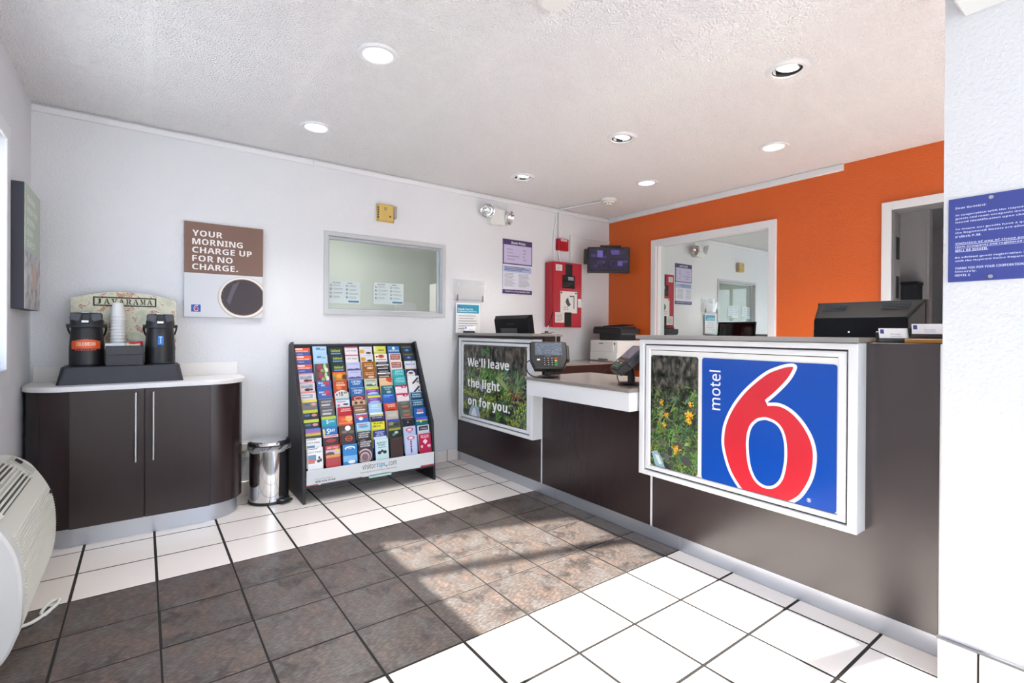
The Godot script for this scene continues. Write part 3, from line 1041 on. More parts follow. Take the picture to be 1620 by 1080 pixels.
func big_signs() -> void:
	# sign with the leafy picture: outer z -2.165 .. -1.135, y 0.395 .. 1.108
	var s1 := thing("lightbox_sign", "square framed counter sign with white slogan over a dark leafy picture", "sign", Vector3(1.237, 0.7515, -1.652), -PI / 2)
	sign_frame(s1, 1.03, 0.713)
	part("face_panel", bx(Vector3(0, 0, -0.012), Vector3(0.9, 0.585, 0.006)), mats.white_plastic, s1)
	var fp := foliage(640, 430, 5, false)
	fp.poly([Vector2(0.1, 1.0), Vector2(0.13, 0.9), Vector2(0.17, 0.84), Vector2(0.2, 0.86), Vector2(0.23, 0.83), Vector2(0.28, 0.88), Vector2(0.31, 1.0)], col("a3b4c8"))
	fp.poly([Vector2(0.14, 1.0), Vector2(0.18, 0.9), Vector2(0.21, 0.88), Vector2(0.25, 1.0)], col("dfe6ec"))
	fp.poly([Vector2(0.24, 0.42), Vector2(0.3, 0.52), Vector2(0.36, 0.62), Vector2(0.33, 0.64), Vector2(0.27, 0.56)], col("9aa7b8"))
	fp.poly([Vector2(0.54, 0.41), Vector2(0.6, 0.405), Vector2(0.66, 0.43), Vector2(0.71, 0.49), Vector2(0.735, 0.57), Vector2(0.67, 0.53), Vector2(0.6, 0.47)], col("93a56c"))
	for q in [[0.36, 0.06], [0.4, 0.09], [0.35, 0.12], [0.42, 0.04]]:
		fp.poly([Vector2(q[0] - 0.04, q[1]), Vector2(q[0], q[1] - 0.02), Vector2(q[0] + 0.05, q[1] + 0.01), Vector2(q[0], q[1] + 0.02)], col("3f7a40"))
	for i in 30:
		fp.ell(clampf(rng.randfn(0.86, 0.08), 0, 1), rng.randf_range(0.54, 0.72), 0.006, 0.009, col(["c0592f", "d8763a", "b84a2c"][rng.randi() % 3]))
	for i in 24:
		fp.ell(clampf(rng.randfn(0.93, 0.05), 0, 1), rng.randf_range(0.68, 0.9), 0.007, 0.01, col(["c2cc4a", "a4b83c"][rng.randi() % 2]))
	var g := G.new()
	g.prism(rrect(0.882, 0.585, 0.014), -0.009, -0.007)
	part("leaf_picture", g, print_mat("leaf_print", fp.tex(), 0.16), s1)
	g = G.new()
	letters(g, "We'll leave", bold, -0.372, 0.118, 0.597, 0.07, -0.0068)
	letters(g, "the light", bold, -0.371, -0.053, 0.474, 0.07, -0.0068)
	letters(g, "on for you.", bold, -0.361, -0.205, 0.60, 0.07, -0.0068)
	part("lettering", g, mats.ink_white, s1, Vector3.ZERO, "white slogan lettering")
	g = G.new()
	letters(g, "®", sans, 0.232, -0.155, 0.012, 0.012, -0.0068, 0.0008)
	part("registered_mark", g, mats.ink_white, s1)

	# sign with the numeral: outer z -0.193 .. 0.86, y 0.388 .. 1.128
	var s2 := thing("lightbox_sign", "wide framed counter sign with a large red 6 on blue beside a flower picture", "sign", Vector3(1.237, 0.758, 0.3335), -PI / 2)
	sign_frame(s2, 1.053, 0.74)
	part("face_panel", bx(Vector3(0, 0, -0.012), Vector3(0.925, 0.62, 0.006)), mats.white_plastic, s2)
	g = G.new()
	g.x.origin = Vector3(-0.308, -0.012, 0)
	g.prism(rrect(0.286, 0.594, 0.014), -0.009, -0.007)
	part("flower_picture", g, print_mat("flower_print", foliage(300, 620, 9, true).tex(), 0.16), s2)
	g = G.new()
	g.x.origin = Vector3(0.1555, -0.0135, 0)
	g.prism(rrect(0.597, 0.594, 0.012), -0.009, -0.007)
	part("blue_panel", g, mat("sign_blue", "0a49ac", 0.16), s2)
	var off := Vector2(-0.3335, -0.758)
	var out := []
	for q in [[0.636, 1.019], [0.610, 0.965], [0.560, 0.905], [0.512, 0.858], [0.512, 0.858], [0.564, 0.862], [0.615, 0.842], [0.660, 0.801], [0.695, 0.747], [0.712, 0.695], [0.715, 0.641], [0.705, 0.575], [0.680, 0.513], [0.645, 0.462], [0.59, 0.425], [0.52, 0.408], [0.45, 0.414], [0.395, 0.436], [0.348, 0.490], [0.320, 0.546], [0.300, 0.616], [0.297, 0.668], [0.307, 0.734], [0.340, 0.812], [0.389, 0.885], [0.446, 0.946], [0.506, 0.996], [0.554, 1.020], [0.591, 1.033], [0.622, 1.036]]:
		out.append(Vector2(q[0], q[1]) + off)
	var hole := []
	for q in [[0.512, 0.780], [0.546, 0.770], [0.570, 0.745], [0.584, 0.699], [0.587, 0.633], [0.580, 0.574], [0.567, 0.532], [0.543, 0.502], [0.512, 0.490], [0.483, 0.496], [0.459, 0.518], [0.440, 0.562], [0.431, 0.621], [0.430, 0.682], [0.442, 0.734], [0.467, 0.766], [0.490, 0.777]]:
		hole.append(Vector2(q[0], q[1]) + off)
	var shape := spline(out)
	var void_ := spline(hole)
	if Geometry2D.is_polygon_clockwise(shape):
		shape.reverse()
	if Geometry2D.is_polygon_clockwise(void_):
		void_.reverse()
	var low := 0.4485 - 0.758
	for layer in [["numeral_outline", 0.0, 0.0, -0.0068, "ink_white"], ["numeral", 0.0145, 0.0125, -0.0056, "sign_red"]]:
		mat("sign_red", "cf2c3a", 0.18)
		var sh: PackedVector2Array = shape if layer[1] == 0.0 else Geometry2D.offset_polygon(shape, -layer[1], Geometry2D.JOIN_ROUND)[0]
		var vo: PackedVector2Array = void_ if layer[2] == 0.0 else Geometry2D.offset_polygon(void_, layer[2], Geometry2D.JOIN_ROUND)[0]
		g = G.new()
		for half in [[-1.0, 0.176], [0.176, 1.0]]:
			var cut := PackedVector2Array([Vector2(half[0], low), Vector2(half[1], low), Vector2(half[1], 1), Vector2(half[0], 1)])
			for a in Geometry2D.intersect_polygons(sh, cut):
				for b in Geometry2D.clip_polygons(a, vo):
					g.prism(b, layer[3], layer[3] + 0.0012)
		part(layer[0], g, mats[layer[4]], s2, Vector3.ZERO, "large red numeral six" if layer[1] > 0 else "white edge round the numeral")
	g = G.new()
	g.x = Transform3D(Basis(Vector3(0, 0, 1), PI / 2), Vector3(-0.045, 0.036, 0))
	letters(g, "motel", sans, 0.0, 0.0, 0.19, 0.054, -0.0068)
	part("lettering", g, mats.ink_white, s2, Vector3.ZERO, "small white upright lettering")
	g = G.new()
	letters(g, "®", sans, 0.345, -0.292, 0.016, 0.016, -0.0068, 0.0008)
	part("registered_mark", g, mats.ink_white, s2)


# ---------------------------------------------------------------- coffee corner
func cabinet_outline(x0: float, x1: float, z0: float, z1: float, r: float) -> PackedVector2Array:
	# plan in (x, -z): straight back, rounded front corners
	var p := PackedVector2Array([Vector2(x1, -z0), Vector2(x0, -z0)])
	for k in 9:
		var a := PI + PI / 2 * k / 8
		p.append(Vector2(x0 + r + cos(a) * r, -z1 + r + sin(a) * r))
	for k in 9:
		var a := 1.5 * PI + PI / 2 * k / 8
		p.append(Vector2(x1 - r + cos(a) * r, -z1 + r + sin(a) * r))
	return p


func coffee_corner() -> void:
	var up := Transform3D(Basis(Vector3(1, 0, 0), -PI / 2), Vector3.ZERO)   # x, y plan with y to -z, z to up
	var c := thing("coffee_cabinet", "dark brown coffee cabinet with rounded ends standing under the coffee poster", "cabinet", Vector3(-0.962, 0, BACK))
	var g := G.new()
	g.x = up
	g.prism(cabinet_outline(-0.517, 0.517, 0.004, 0.416, 0.2), 0.1, 0.83)
	part("body", g, mats.brown_laminate, c)
	g = G.new()
	g.x = up
	g.prism(cabinet_outline(-0.49, 0.49, 0.012, 0.405, 0.19), 0.0, 0.1)
	part("kick_strip", g, mats.aluminium, c)
	for s in [-1, 1]:
		var d := part("door", bx(Vector3(s * 0.161, 0.466, 0.425), Vector3(0.318, 0.728, 0.02), 0.0015), mats.brown_laminate, c)
		g = G.new()
		g.tube([Vector3(s * 0.04, 0.425, 0.462), Vector3(s * 0.04, 0.812, 0.462)], 0.006, 10)
		for y in [0.5, 0.74]:
			g.tube([Vector3(s * 0.04, y, 0.43), Vector3(s * 0.04, y, 0.462)], 0.004, 8)
		part("handle", g, mats.steel, d)
	var w := thing("cabinet_worktop", "white worktop with rounded corners on the coffee cabinet", "worktop", Vector3(-0.962, 0.832, BACK))
	g = G.new()
	g.x = up
	g.prism(cabinet_outline(-0.527, 0.53, 0.0, 0.444, 0.21), 0.0, 0.026, 0.003)
	part("slab", g, mats.white_slab, w)
	part("backsplash", bx(Vector3(0.002, 0.069, 0.012), Vector3(1.03, 0.086, 0.02), 0.002), mats.white_slab, w)

	# moulded tray
	var tr := thing("coffee_stand", "wide black moulded coffee stand tray on the white worktop", "stand", Vector3(-1.061, 0.858, -2.14))
	g = G.new()
	var lo := rrect(0.575, 0.29, 0.02)
	var hi := rrect(0.54, 0.25, 0.03)
	var m := lo.size()
	for i in m:
		var k := (i + 1) % m
		var e := lo[k] - lo[i]
		g.face([Vector3(lo[i].x, 0, lo[i].y), Vector3(lo[k].x, 0, lo[k].y), Vector3(hi[k].x, 0.092, hi[k].y), Vector3(hi[i].x, 0.092, hi[i].y)], Vector3(e.y, 0.1 * e.length(), -e.x))
	g.x = up
	g.prism(hi, 0.088, 0.096, 0.003)
	g.prism(lo, -0.0, 0.003)
	part("tray", g, mats.dark_plastic, tr)
	g = G.new()
	g.x = up
	for x in [-0.17, 0.172]:
		var cpts := PackedVector2Array()
		for k in 28:
			cpts.append(Vector2(x + 0.082 * cos(TAU * k / 28), 0.0 + 0.082 * sin(TAU * k / 28)))
		g.prism(cpts, 0.09, 0.0985)
	part("cup_seat", g, mats.black_plastic, tr)

	# arched back board
	var arch := PackedVector2Array([Vector2(-0.255, -0.22), Vector2(0.255, -0.22)])
	for k in 13:
		var t := 1.0 - k / 6.0
		arch.append(Vector2(0.255 * t, 0.185 + 0.045 * (1 - t * t)))
	var bp := Paint.new(512, 450, col("d9d6bd"))
	var nz := FastNoiseLite.new()
	nz.seed = 77
	nz.frequency = 0.013
	nz.fractal_octaves = 5
	var nf := FastNoiseLite.new()
	nf.seed = 78
	nf.frequency = 0.12
	for y in range(0, 450):
		for x in range(0, 512):
			var a := nz.get_noise_2d(x, y)
			var b := nf.get_noise_2d(x, y)
			var cc := col("dcdac3").lerp(col("c6c8ae"), clampf(a * 2, 0, 1))
			if a + b * 0.45 < -0.3:
				cc = col("a8664f").lerp(col("cfae94"), clampf(b + 0.6, 0, 1))
			elif b > 0.5 and a < 0:
				cc = col("b39a80")
			bp.im.set_pixel(x, y, cc)
	bp.rect(0.195, 0.07, 0.6, 0.125, col("1d1c16"))
	bp.rect(0.21, 0.088, 0.57, 0.089, col("cfcdb0"))
	for i in 8:
		bp.text("JAVARAMA"[i], serif, 0.226 + i * 0.068, 0.098, 0.055, 0.07, col("1d1c16"))
	g = G.new()
	g.prism(arch, -0.006, 0.006, 0.001)
	var bo := part("back_board", g, print_mat("board_print", bp.tex(), 0.5), tr, Vector3(0.006, 0.302, -0.118))
	bo.set_meta("label", "arched mottled cream board with the coffee name in a black box")

	airpot(Vector3(-1.229, 0.956, -2.14), 0, 0.078, "black coffee airpot with an orange label, nearer the side wall")
	airpot(Vector3(-0.886, 0.956, -2.14), 1, 0.076, "black coffee airpot with a small blue label, right of the condiment box")

	var cu := thing("paper_cup_stack", "tall upside down stack of white foam cups behind the condiment box", "cups", Vector3(-1.092, 0.957, -2.19))
	for i in 15:
		g = G.new()
		g.lathe([Vector2(0.036, 0.0), Vector2(0.0385, 0.001), Vector2(0.0385, 0.007), Vector2(0.036, 0.008), Vector2(0.0325 if i < 14 else 0.0255, 0.02 if i < 14 else 0.085), Vector2(0.0 if i == 14 else 0.03, 0.02 if i < 14 else 0.087)], 28)
		part("cup", g, mats.white_plastic, cu, Vector3(0, 0.02 + 0.0185 * i, 0))
	part("holder", bx(Vector3(0, 0.01, 0), Vector3(0.07, 0.02, 0.07), 0.004), mats.black_plastic, cu)

	var b := thing("condiment_box", "black condiment box between the two airpots holding stirrers and sweetener packets", "box", Vector3(-1.055, 0.957, -2.08))
	g = G.new()
	g.ring(rrect(0.172, 0.11, 0.006, 2), rrect(0.158, 0.096, 0.004, 2), 0.0, 0.112, 0.001)
	for i in g.v.size():
		g.v[i] = Vector3(g.v[i].x, g.v[i].z, -g.v[i].y)
		g.n[i] = Vector3(g.n[i].x, g.n[i].z, -g.n[i].y)
	part("bin", g, mats.dark_plastic, b)
	part("front_lip", bx(Vector3(0, 0.085, 0.057), Vector3(0.172, 0.05, 0.008), 0.002), mats.dark_plastic, b)
	part("shelf", bx(Vector3(0, 0.06, 0), Vector3(0.16, 0.006, 0.1)), mats.black_plastic, b)
	part("divider", bx(Vector3(0.025, 0.088, 0), Vector3(0.004, 0.05, 0.098)), mats.black_plastic, b)
	for i in 9:
		var q := thing("sweetener_packet", ["foremost", "middle", "rearmost"][i % 3] + " %s packet standing in the condiment box" % ["white", "pale yellow", "red"][i / 3], "packet", Vector3(-1.055 + [-0.045, 0.05, 0.062][i / 3] + (i % 3) * [0.03, 0.006, 0.004][i / 3] - 0.015, 1.06 + [0.004, 0.0, 0.014][i / 3], -2.075 - (0.02 if i / 3 == 2 else 0.0) - 0.016 * (i % 3)), 0, "%s packets in the condiment box" % ["white", "pale yellow", "red"][i / 3])
		q.rotation = Vector3(rng.randf_range(-0.3, 0.1), rng.randf_range(-0.2, 0.2), rng.randf_range(-0.12, 0.12))
		part("packet", bx(Vector3.ZERO, Vector3(0.06, 0.034, 0.005), 0.002), mat(["packet_white", "packet_cream", "packet_red"][i / 3], ["eeeeee", "ecd9a8", "b2203c"][i / 3], 0.6), q)


func airpot(at: Vector3, kind: int, r: float, label: String) -> void:
	var o := thing("airpot", label, "airpot", at, 0, "coffee airpots")
	var g := G.new()
	g.lathe([Vector2(r, 0.0), Vector2(r + 0.002, 0.006), Vector2(r, 0.01), Vector2(r, 0.1), Vector2(r - 0.006, 0.19), Vector2(r - 0.01, 0.214), Vector2(0, 0.214)], 40)
	part("body", g, mats.black_plastic, o)
	g = G.new()
	g.lathe([Vector2(r - 0.006, 0.214), Vector2(r - 0.002, 0.218), Vector2(r - 0.004, 0.228)], 40)
	part("collar", g, mats.dark_plastic, o)
	# pump head: a rounded block, scooped in front over the spout
	g = G.new()
	g.x = Transform3D(Basis(Vector3(1, 0, 0), -PI / 2), Vector3.ZERO)
	var c := PackedVector2Array()
	for k in 32:
		c.append(Vector2(cos(TAU * k / 32) * (r - 0.004), sin(TAU * k / 32) * (r - 0.004)))
	g.prism(c, 0.226, 0.262, 0.004)
	var t := PackedVector2Array()
	for k in 32:
		var q := Vector2(cos(TAU * k / 32), sin(TAU * k / 32)) * (r - 0.008)
		t.append(Vector2(q.x, maxf(q.y, -r * 0.55)))
	g.prism(t, 0.26, 0.3, 0.008)
	part("pump_head", g, mats.dark_plastic, o)
	for s in [-1, 1]:
		g = G.new()
		g.prism(PackedVector2Array([Vector2(s * 0.018, 0.292), Vector2(s * (r - 0.014), 0.3), Vector2(s * (r - 0.008), 0.262), Vector2(s * 0.026, 0.246)]), r * 0.3, r * 0.86, 0.003)
		part("shoulder", g, mats.mid_plastic, o)
	part("spout", bx(Vector3(0, 0.248, r * 0.88), Vector3(0.034, 0.02, 0.04), 0.004), mats.black_plastic, o)
	part("spout_band", bx(Vector3(-0.002, 0.25, r * 0.88 + 0.0205), Vector3(0.03, 0.012, 0.002)), mats.steel, o)
	part("push_button", bx(Vector3(-0.004, 0.302, 0.02), Vector3(0.042, 0.012, 0.05), 0.004), mats.steel, o)
	for s in [-1, 1]:
		g = G.new()
		g.tube([Vector3(s * (r - 0.004), 0.226, 0), Vector3(s * (r + 0.011), 0.226, 0)], 0.01, 12)
		part("handle_pivot", g, mats.dark_plastic, o)
	g = G.new()
	var arc := []
	for k in 15:
		var a := PI * k / 14
		arc.append(Vector3(cos(a) * (r + 0.007), 0.222 - 0.11 * sin(a) * 0.9, -0.02 - sin(a) * (r - 0.0)))
	g.tube(arc, 0.005, 8)
	part("carry_handle", g, mats.black_plastic, o)
	# label wrapped round the front
	g = G.new()
	if kind == 0:
		var p := Paint.new(320, 256, col("1b1b1e"))
		p.poly([Vector2(0.0, 0.12), Vector2(0.25, 0.03), Vector2(0.5, 0.0), Vector2(0.75, 0.03), Vector2(1.0, 0.12), Vector2(0.96, 0.68), Vector2(0.7, 0.6), Vector2(0.5, 0.58), Vector2(0.3, 0.6), Vector2(0.04, 0.68)], col("e0591f"))
		p.text("COLOMBIAN", bold, 0.2, 0.16, 0.6, 0.2, col("f4d9c8"))
		p.text("REGULAR", bold, 0.17, 0.7, 0.66, 0.24, col("e05a54"))
		g.lathe([Vector2(r + 0.0012, 0.085), Vector2(r + 0.0012, 0.1), Vector2(r - 0.0025, 0.15)], 16, -0.95, 0.95)
		part("label_band", g, print_mat("pot_label_orange", p.tex(), 0.4), o, Vector3.ZERO, "orange wrap label")
	else:
		var p := Paint.new(96, 160, col("1f74c4"))
		p.rect(0.25, 0.06, 0.5, 0.1, col("e8eef4"))
		for i in 5:
			p.rect(0.38, 0.24 + 0.13 * i, 0.22, 0.08, col("dbe8f4"))
		g.lathe([Vector2(r + 0.0008, 0.115), Vector2(r - 0.004, 0.168)], 6, -0.19, 0.19)
		part("label_band", g, print_mat("pot_label_blue", p.tex(), 0.4), o, Vector3.ZERO, "small upright blue label")


# ---------------------------------------------------------------- brochure rack
func leaflets() -> Array:
	# columns from the left; each entry: "how many alike below each other|what it looks like|background|print"
	return [
		["3|orange and blue|e2552f|r 0 .16 1 .5 44589a;r 0 .02 .5 .05 f4e8e0;t HORNBLOWER .05 .1 .8 .055 f6e6da;r .1 .22 .4 .03 8fa4d8", "2|pink and grey harbour|d9d3da|r 0 0 1 .05 d98a9a;r .08 .09 .78 .12 8c98a2;t SAN_FRANCISCO .1 .11 .5 .03 e8ecf0;e .5 .27 .2 .05 4a2a30;e .75 .27 .12 .04 6a2a34", "1|pink topped grey|dcd6dc|r 0 0 1 .06 e08d82;r .08 .1 .7 .14 9aa6b6;r .1 .15 .5 .03 e0e4ea", "1|yellow banded grey|7d7775|r 0 0 1 .09 e6d65c;e .3 .17 .2 .035 4b5a9c;e .75 .17 .18 .05 cf9a94", "2|lime banded black|17161a|r 0 0 1 .11 c6cf3c;e .28 .19 .2 .035 4a66b4;e .74 .19 .18 .05 d88f92", "1|rainbow striped|4b78c4|r 0 .05 1 .12 8a62b8;r 0 .14 1 .05 d07a6a;r 0 .18 1 .08 cdbf3e;r 0 .25 1 .5 34402c", "2|white pass|eceef0|t CITY_PASS .08 .12 .8 .06 73787e;r .05 .03 .6 .02 4a4a50;r .05 .24 .5 .2 5f8ca8;r .05 .38 .4 .14 c96a5c;e .75 .35 .06 .05 222226;e .7 .46 .12 .05 3a3a40;e .85 .43 .06 .06 222226"],
		["2|pale blue map|a9cdea|r .25 .06 .3 .07 4a7fae;t MAP .62 .1 .25 .04 2f4f70;r .1 .2 .8 .02 c6def2", "2|red flowered|5e5044|e .35 .15 .15 .13 a03a52;e .7 .12 .1 .12 a9d49a;e .2 .28 .12 .1 7c2f48;e .8 .25 .12 .1 e4e0c8;e .5 .3 .12 .1 8dbb6d", "2|blue bridge|3568b4|t BAY .12 .06 .35 .06 f2f2f4;t BRIDGE .3 .15 .5 .06 e8eef6;e .65 .08 .22 .05 c8444c;e .75 .18 .2 .05 a83a60", "2|dark grey|5a595c|r 0 0 1 .02 8c8c90;t WINERY .15 .09 .7 .06 d6d6da;r .15 .2 .6 .07 bdbdc0", "1|teal lime edged|1f9cb4|r 0 0 1 .1 bcc83c;t S .3 .13 .14 .13 f2f8fa;t EAST_BAY .48 .16 .4 .06 d8eef4", "1|blue curl|1678b8|e .05 .2 .12 .12 e8d070;t S .28 .08 .18 .18 f6fafc;t BAY .48 .1 .36 .1 e8f2fa", "1|red rose|2a2422|r 0 0 1 .09 e6c8cc;r .1 .02 .8 .04 cf6a78;e .5 .2 .35 .06 b4282c", "1|red vineyard sunset|c03a3a|t WINE_COUNTRY .12 .06 .76 .06 f2cfc4;r 0 .16 1 .2 bdb6d4;e .75 .2 .16 .06 d8d44a;e .3 .3 .3 .07 6a3c2c;r 0 .33 1 .1 d89a48;r 0 .42 1 .2 b23c44"],
		["3|dark green|1e3538|t Oakland .2 .06 .65 .1 d2df4e;r .18 .2 .7 .05 6f9cd6", "1|gold and orange|c98420|r 0 0 1 .06 e0583a;e .5 .15 .22 .09 e8a838;e .85 .2 .18 .1 5a3420;e .1 .25 .15 .08 7c8478", "1|rust red|b8482c|t CASTLE .25 .06 .5 .06 f0d8b4;r .2 .14 .65 .07 e2b48c;e .4 .28 .2 .06 f07830", "1|white scalloped price|d8d4d0|t $ .08 .13 .14 .09 26242a;t 18 .27 .08 .32 .15 1c1a20;t 99 .65 .08 .25 .08 2c2a30", "1|white and teal|d3dde6|r 0 0 1 .06 57a8b8;r .1 .1 .6 .04 cf8f96;e .7 .22 .2 .03 26262c;e .2 .25 .1 .05 d0707c", "1|bright red|b81d24|t CRUISES .25 .06 .65 .05 f0e4e0;r .2 .13 .75 .03 e8b8b4", "1|orange scene|dd5a3c|e .75 .1 .25 .12 ecb878;t COAST .2 .08 .5 .1 f0a040;r 0 .23 1 .05 f08c4a", "1|brown white starred|54463f|e .55 .12 .2 .09 f0eef0;e .3 .24 .2 .05 8c7466;e .8 .26 .2 .05 6c7058", "1|black red round emblem|241f1e|e .55 .15 .26 .1 c8442e;e .55 .15 .2 .07 2a1e1c;t CAFE .35 .13 .4 .05 e86a3c", "1|sky blue mountain|2a84cc|poly;e .5 .14 .36 .07 e6f2fa;e .5 .17 .28 .055 3c74b4;t PARK .38 .13 .24 .05 dcecf6;r 0 .4 1 .2 7cb8e6;e .6 .62 .25 .06 eef4f8"],
		["2|pink edged white|e6e2e6|r 0 0 1 .06 c86a84;t CITY_PASS .12 .13 .76 .06 7d8288", "2|lavender hills|bfc4e6|r .15 .06 .7 .03 9aa2d0;e .3 .3 .3 .05 4c4a86;e .75 .3 .25 .06 565492", "2|blue|1a66ac|r 0 0 1 .02 dfe8f0;t CENTRAL .14 .07 .75 .07 eaf2fa;t COAST .24 .16 .55 .07 eaf2fa", "1|maroon and tan|8a2430|e .5 .1 .32 .07 e4c8b0;e .5 .1 .26 .05 8a2c34;r 0 .17 1 .2 c8ab88;e .3 .26 .12 .05 4a2c22;e .7 .26 .14 .05 5a3628", "1|brown wharf|75584c|t WHARF .08 .08 .6 .05 c8a894;r .1 .17 .75 .05 d8c8b8;r .1 .24 .7 .04 b8903c", "1|blue red and white|2c6ab2|r .1 .02 .8 .03 e4e6ee;e .3 .13 .2 .06 d84a58;e .7 .13 .22 .07 c83c48;e .45 .2 .15 .06 eef0f4", "1|light blue|a4d2ea|r .1 .06 .7 .03 c8687c;e .5 .15 .35 .05 5aa8c8;r 0 .27 1 .03 d8d8a8", "2|black museum|2c2a2e|t COMPUTER .1 .04 .8 .05 f2f2f4;t HISTORY .1 .11 .7 .05 f2f2f4;t MUSEUM .1 .18 .7 .05 f2f2f4;e .4 .55 .5 .25 c8aeb2;e .4 .56 .42 .2 3a3438;e .4 .58 .34 .17 c0a0a8;e .4 .6 .24 .12 7a5c64"],
		["2|white and yellow tower|dcdbe6|e .2 .2 .2 .08 d8a43c;e .7 .26 .2 .04 3c4438;r .3 .05 .5 .03 b8bcd4", "2|framed brown|a0641e|r .1 .03 .8 .25 8a4c18;t HISTORIC .15 .07 .7 .05 f0c880;t MISSION .18 .14 .65 .05 f4dcc0;e .6 .26 .25 .04 e8c0a8", "1|grey green|bcc8bc|t GARDENS .15 .05 .7 .05 5a6a60;e .5 .25 .4 .04 3c5c44;e .7 .22 .1 .03 f0f4f0", "2|lime topped purple|6a3c9a|r 0 0 1 .09 ccd04a;t SolTrans .12 .11 .6 .06 e4a4dc;e .5 .25 .4 .05 b8c4e8;r 0 .28 1 .3 4c8cd0", "1|sky blue schedule|9cc6ee|r .2 .06 .5 .1 b8dcf6;r .7 .06 .25 .06 d8d860;r .1 .2 .8 .02 dcecfa", "1|white and navy|e8ecf2|r 0 .08 1 .05 a8b848;r 0 .14 1 .2 232c66;t BAY_CRUISE .18 .17 .7 .05 f0c8d0", "1|yellow|e6e23c|r 0 0 1 .05 2a2e3c;t TRAVEL .06 .08 .85 .07 1e1e1a;t INFO .06 .18 .6 .07 1e1e1a", "1|navy blue app|24388c|t DOWNLOAD .15 .05 .7 .045 d0d8f4;t THE_FREE .25 .11 .5 .045 d0d8f4;t NEW_APP .2 .17 .6 .045 d0d8f4;r 0 .24 1 .08 dfe8ee", "1|pale cyan bicycle|c4e0e6|t RENTALS .15 .12 .7 .06 486068;t TOURS .2 .2 .55 .06 486068;r .2 .3 .6 .03 7c98a0;e .3 .5 .14 .06 24282c;e .7 .5 .14 .06 24282c;e .5 .45 .1 .05 30343a"],
		["1|bright yellow|dcdc5c|r 0 0 .15 .4 e8e8d0;r .35 .14 .5 .06 8a8c3c;r 0 .24 1 .1 cccc60", "1|white oval badge|eeeaea|e .5 .11 .26 .08 d8882c;e .5 .1 .18 .05 b03a34;r .1 .22 .8 .03 a8485c;e .15 .12 .06 .04 34343c", "2|black train|241f22|r .15 .03 .7 .05 8c8890;r 0 .11 1 .05 e6ecf0;e .4 .21 .35 .05 4a3c34;e .75 .2 .18 .06 6c5c50;r .1 .25 .8 .03 d0d4d8", "1|peach red cornered|e8c49a|r .1 .1 .5 .02 c8a078;e .9 .05 .35 .14 cc4a28", "1|dark teal|14606e|t NATIONAL .2 .05 .7 .05 d4ecee;t PARKS .3 .13 .4 .05 b0d8dc;e .6 .26 .2 .05 9cb8bc", "1|plain blue|1f5cb8|r .12 .04 .7 .03 8cb4f0;r .12 .1 .5 .025 78a4e8", "1|red orange|cc4420|t ALMOST .18 .05 .7 .045 f6dccc;t NORTH .3 .11 .55 .06 f4d4c0;e .5 .28 .4 .03 7a2414", "1|plain grey beige|b8b4ac|r .2 .08 .6 .14 c6c2b8;r .25 .1 .4 .015 a49c90", "1|wooded valley|53584a|r 0 0 1 .08 3848a4;e .3 .16 .2 .06 8c907c;e .7 .2 .25 .05 3c4230", "1|dark green waterfall|1e2c2c|r 0 0 1 .1 7c8034;t REDWOODS .1 .03 .8 .05 c8c450;e .6 .18 .15 .05 c4d8d0;e .4 .25 .12 .05 5c9088", "1|plain dark brown|3a2826|r .2 .08 .5 .02 5c403c", "0"],
		["1|blue white lettered|3a86c4|e .5 .09 .12 .06 e8f0f8;t AQUARIUM .08 .17 .85 .06 f4f6fa;r .05 .24 .85 .04 2850a8", "2|white brown boxed|ecdcdc|r .1 .04 .8 .22 8a3428;t ISLAND .16 .07 .66 .06 f4e4dc;t CRUISES .14 .16 .68 .06 f4e4dc", "2|bright teal|18a8b0|t JACK .2 .05 .68 .07 e4f6f6;t LONDON .14 .14 .75 .04 c0eaea;t SQUARE .18 .2 .7 .04 c0eaea", "2|white crimson cornered|ece2e8|poly;r 0 0 1 .07 b81c50;e .7 .09 .22 .05 b81c50;e .72 .09 .08 .025 f0d0dc;r .1 .17 .5 .02 d8c4cc", "2|grey green park|55605a|t PARK .3 .17 .5 .08 e86a44;e .5 .07 .3 .04 6c7c70;e .6 .28 .3 .03 8c3c38", "1|nearly black|1e1a22|r 0 0 1 .03 8c8894;t HOUSE .35 .07 .45 .04 8a5c74;e .5 .19 .04 .03 c8c4cc", "1|pale blue red crested|b4c4e4|e .5 .13 .3 .07 c83848;e .5 .13 .2 .045 e4dce8;r .35 .22 .3 .02 a04458", "1|pale blue red towered|b8c8ea|e .5 .1 .3 .07 c83848;e .5 .1 .2 .045 e4dce8;r .44 .2 .12 .45 8c4450;r .41 .26 .18 .02 e8c8c8;r .41 .36 .18 .02 e8c8c8;r .41 .46 .18 .02 e8c8c8"],
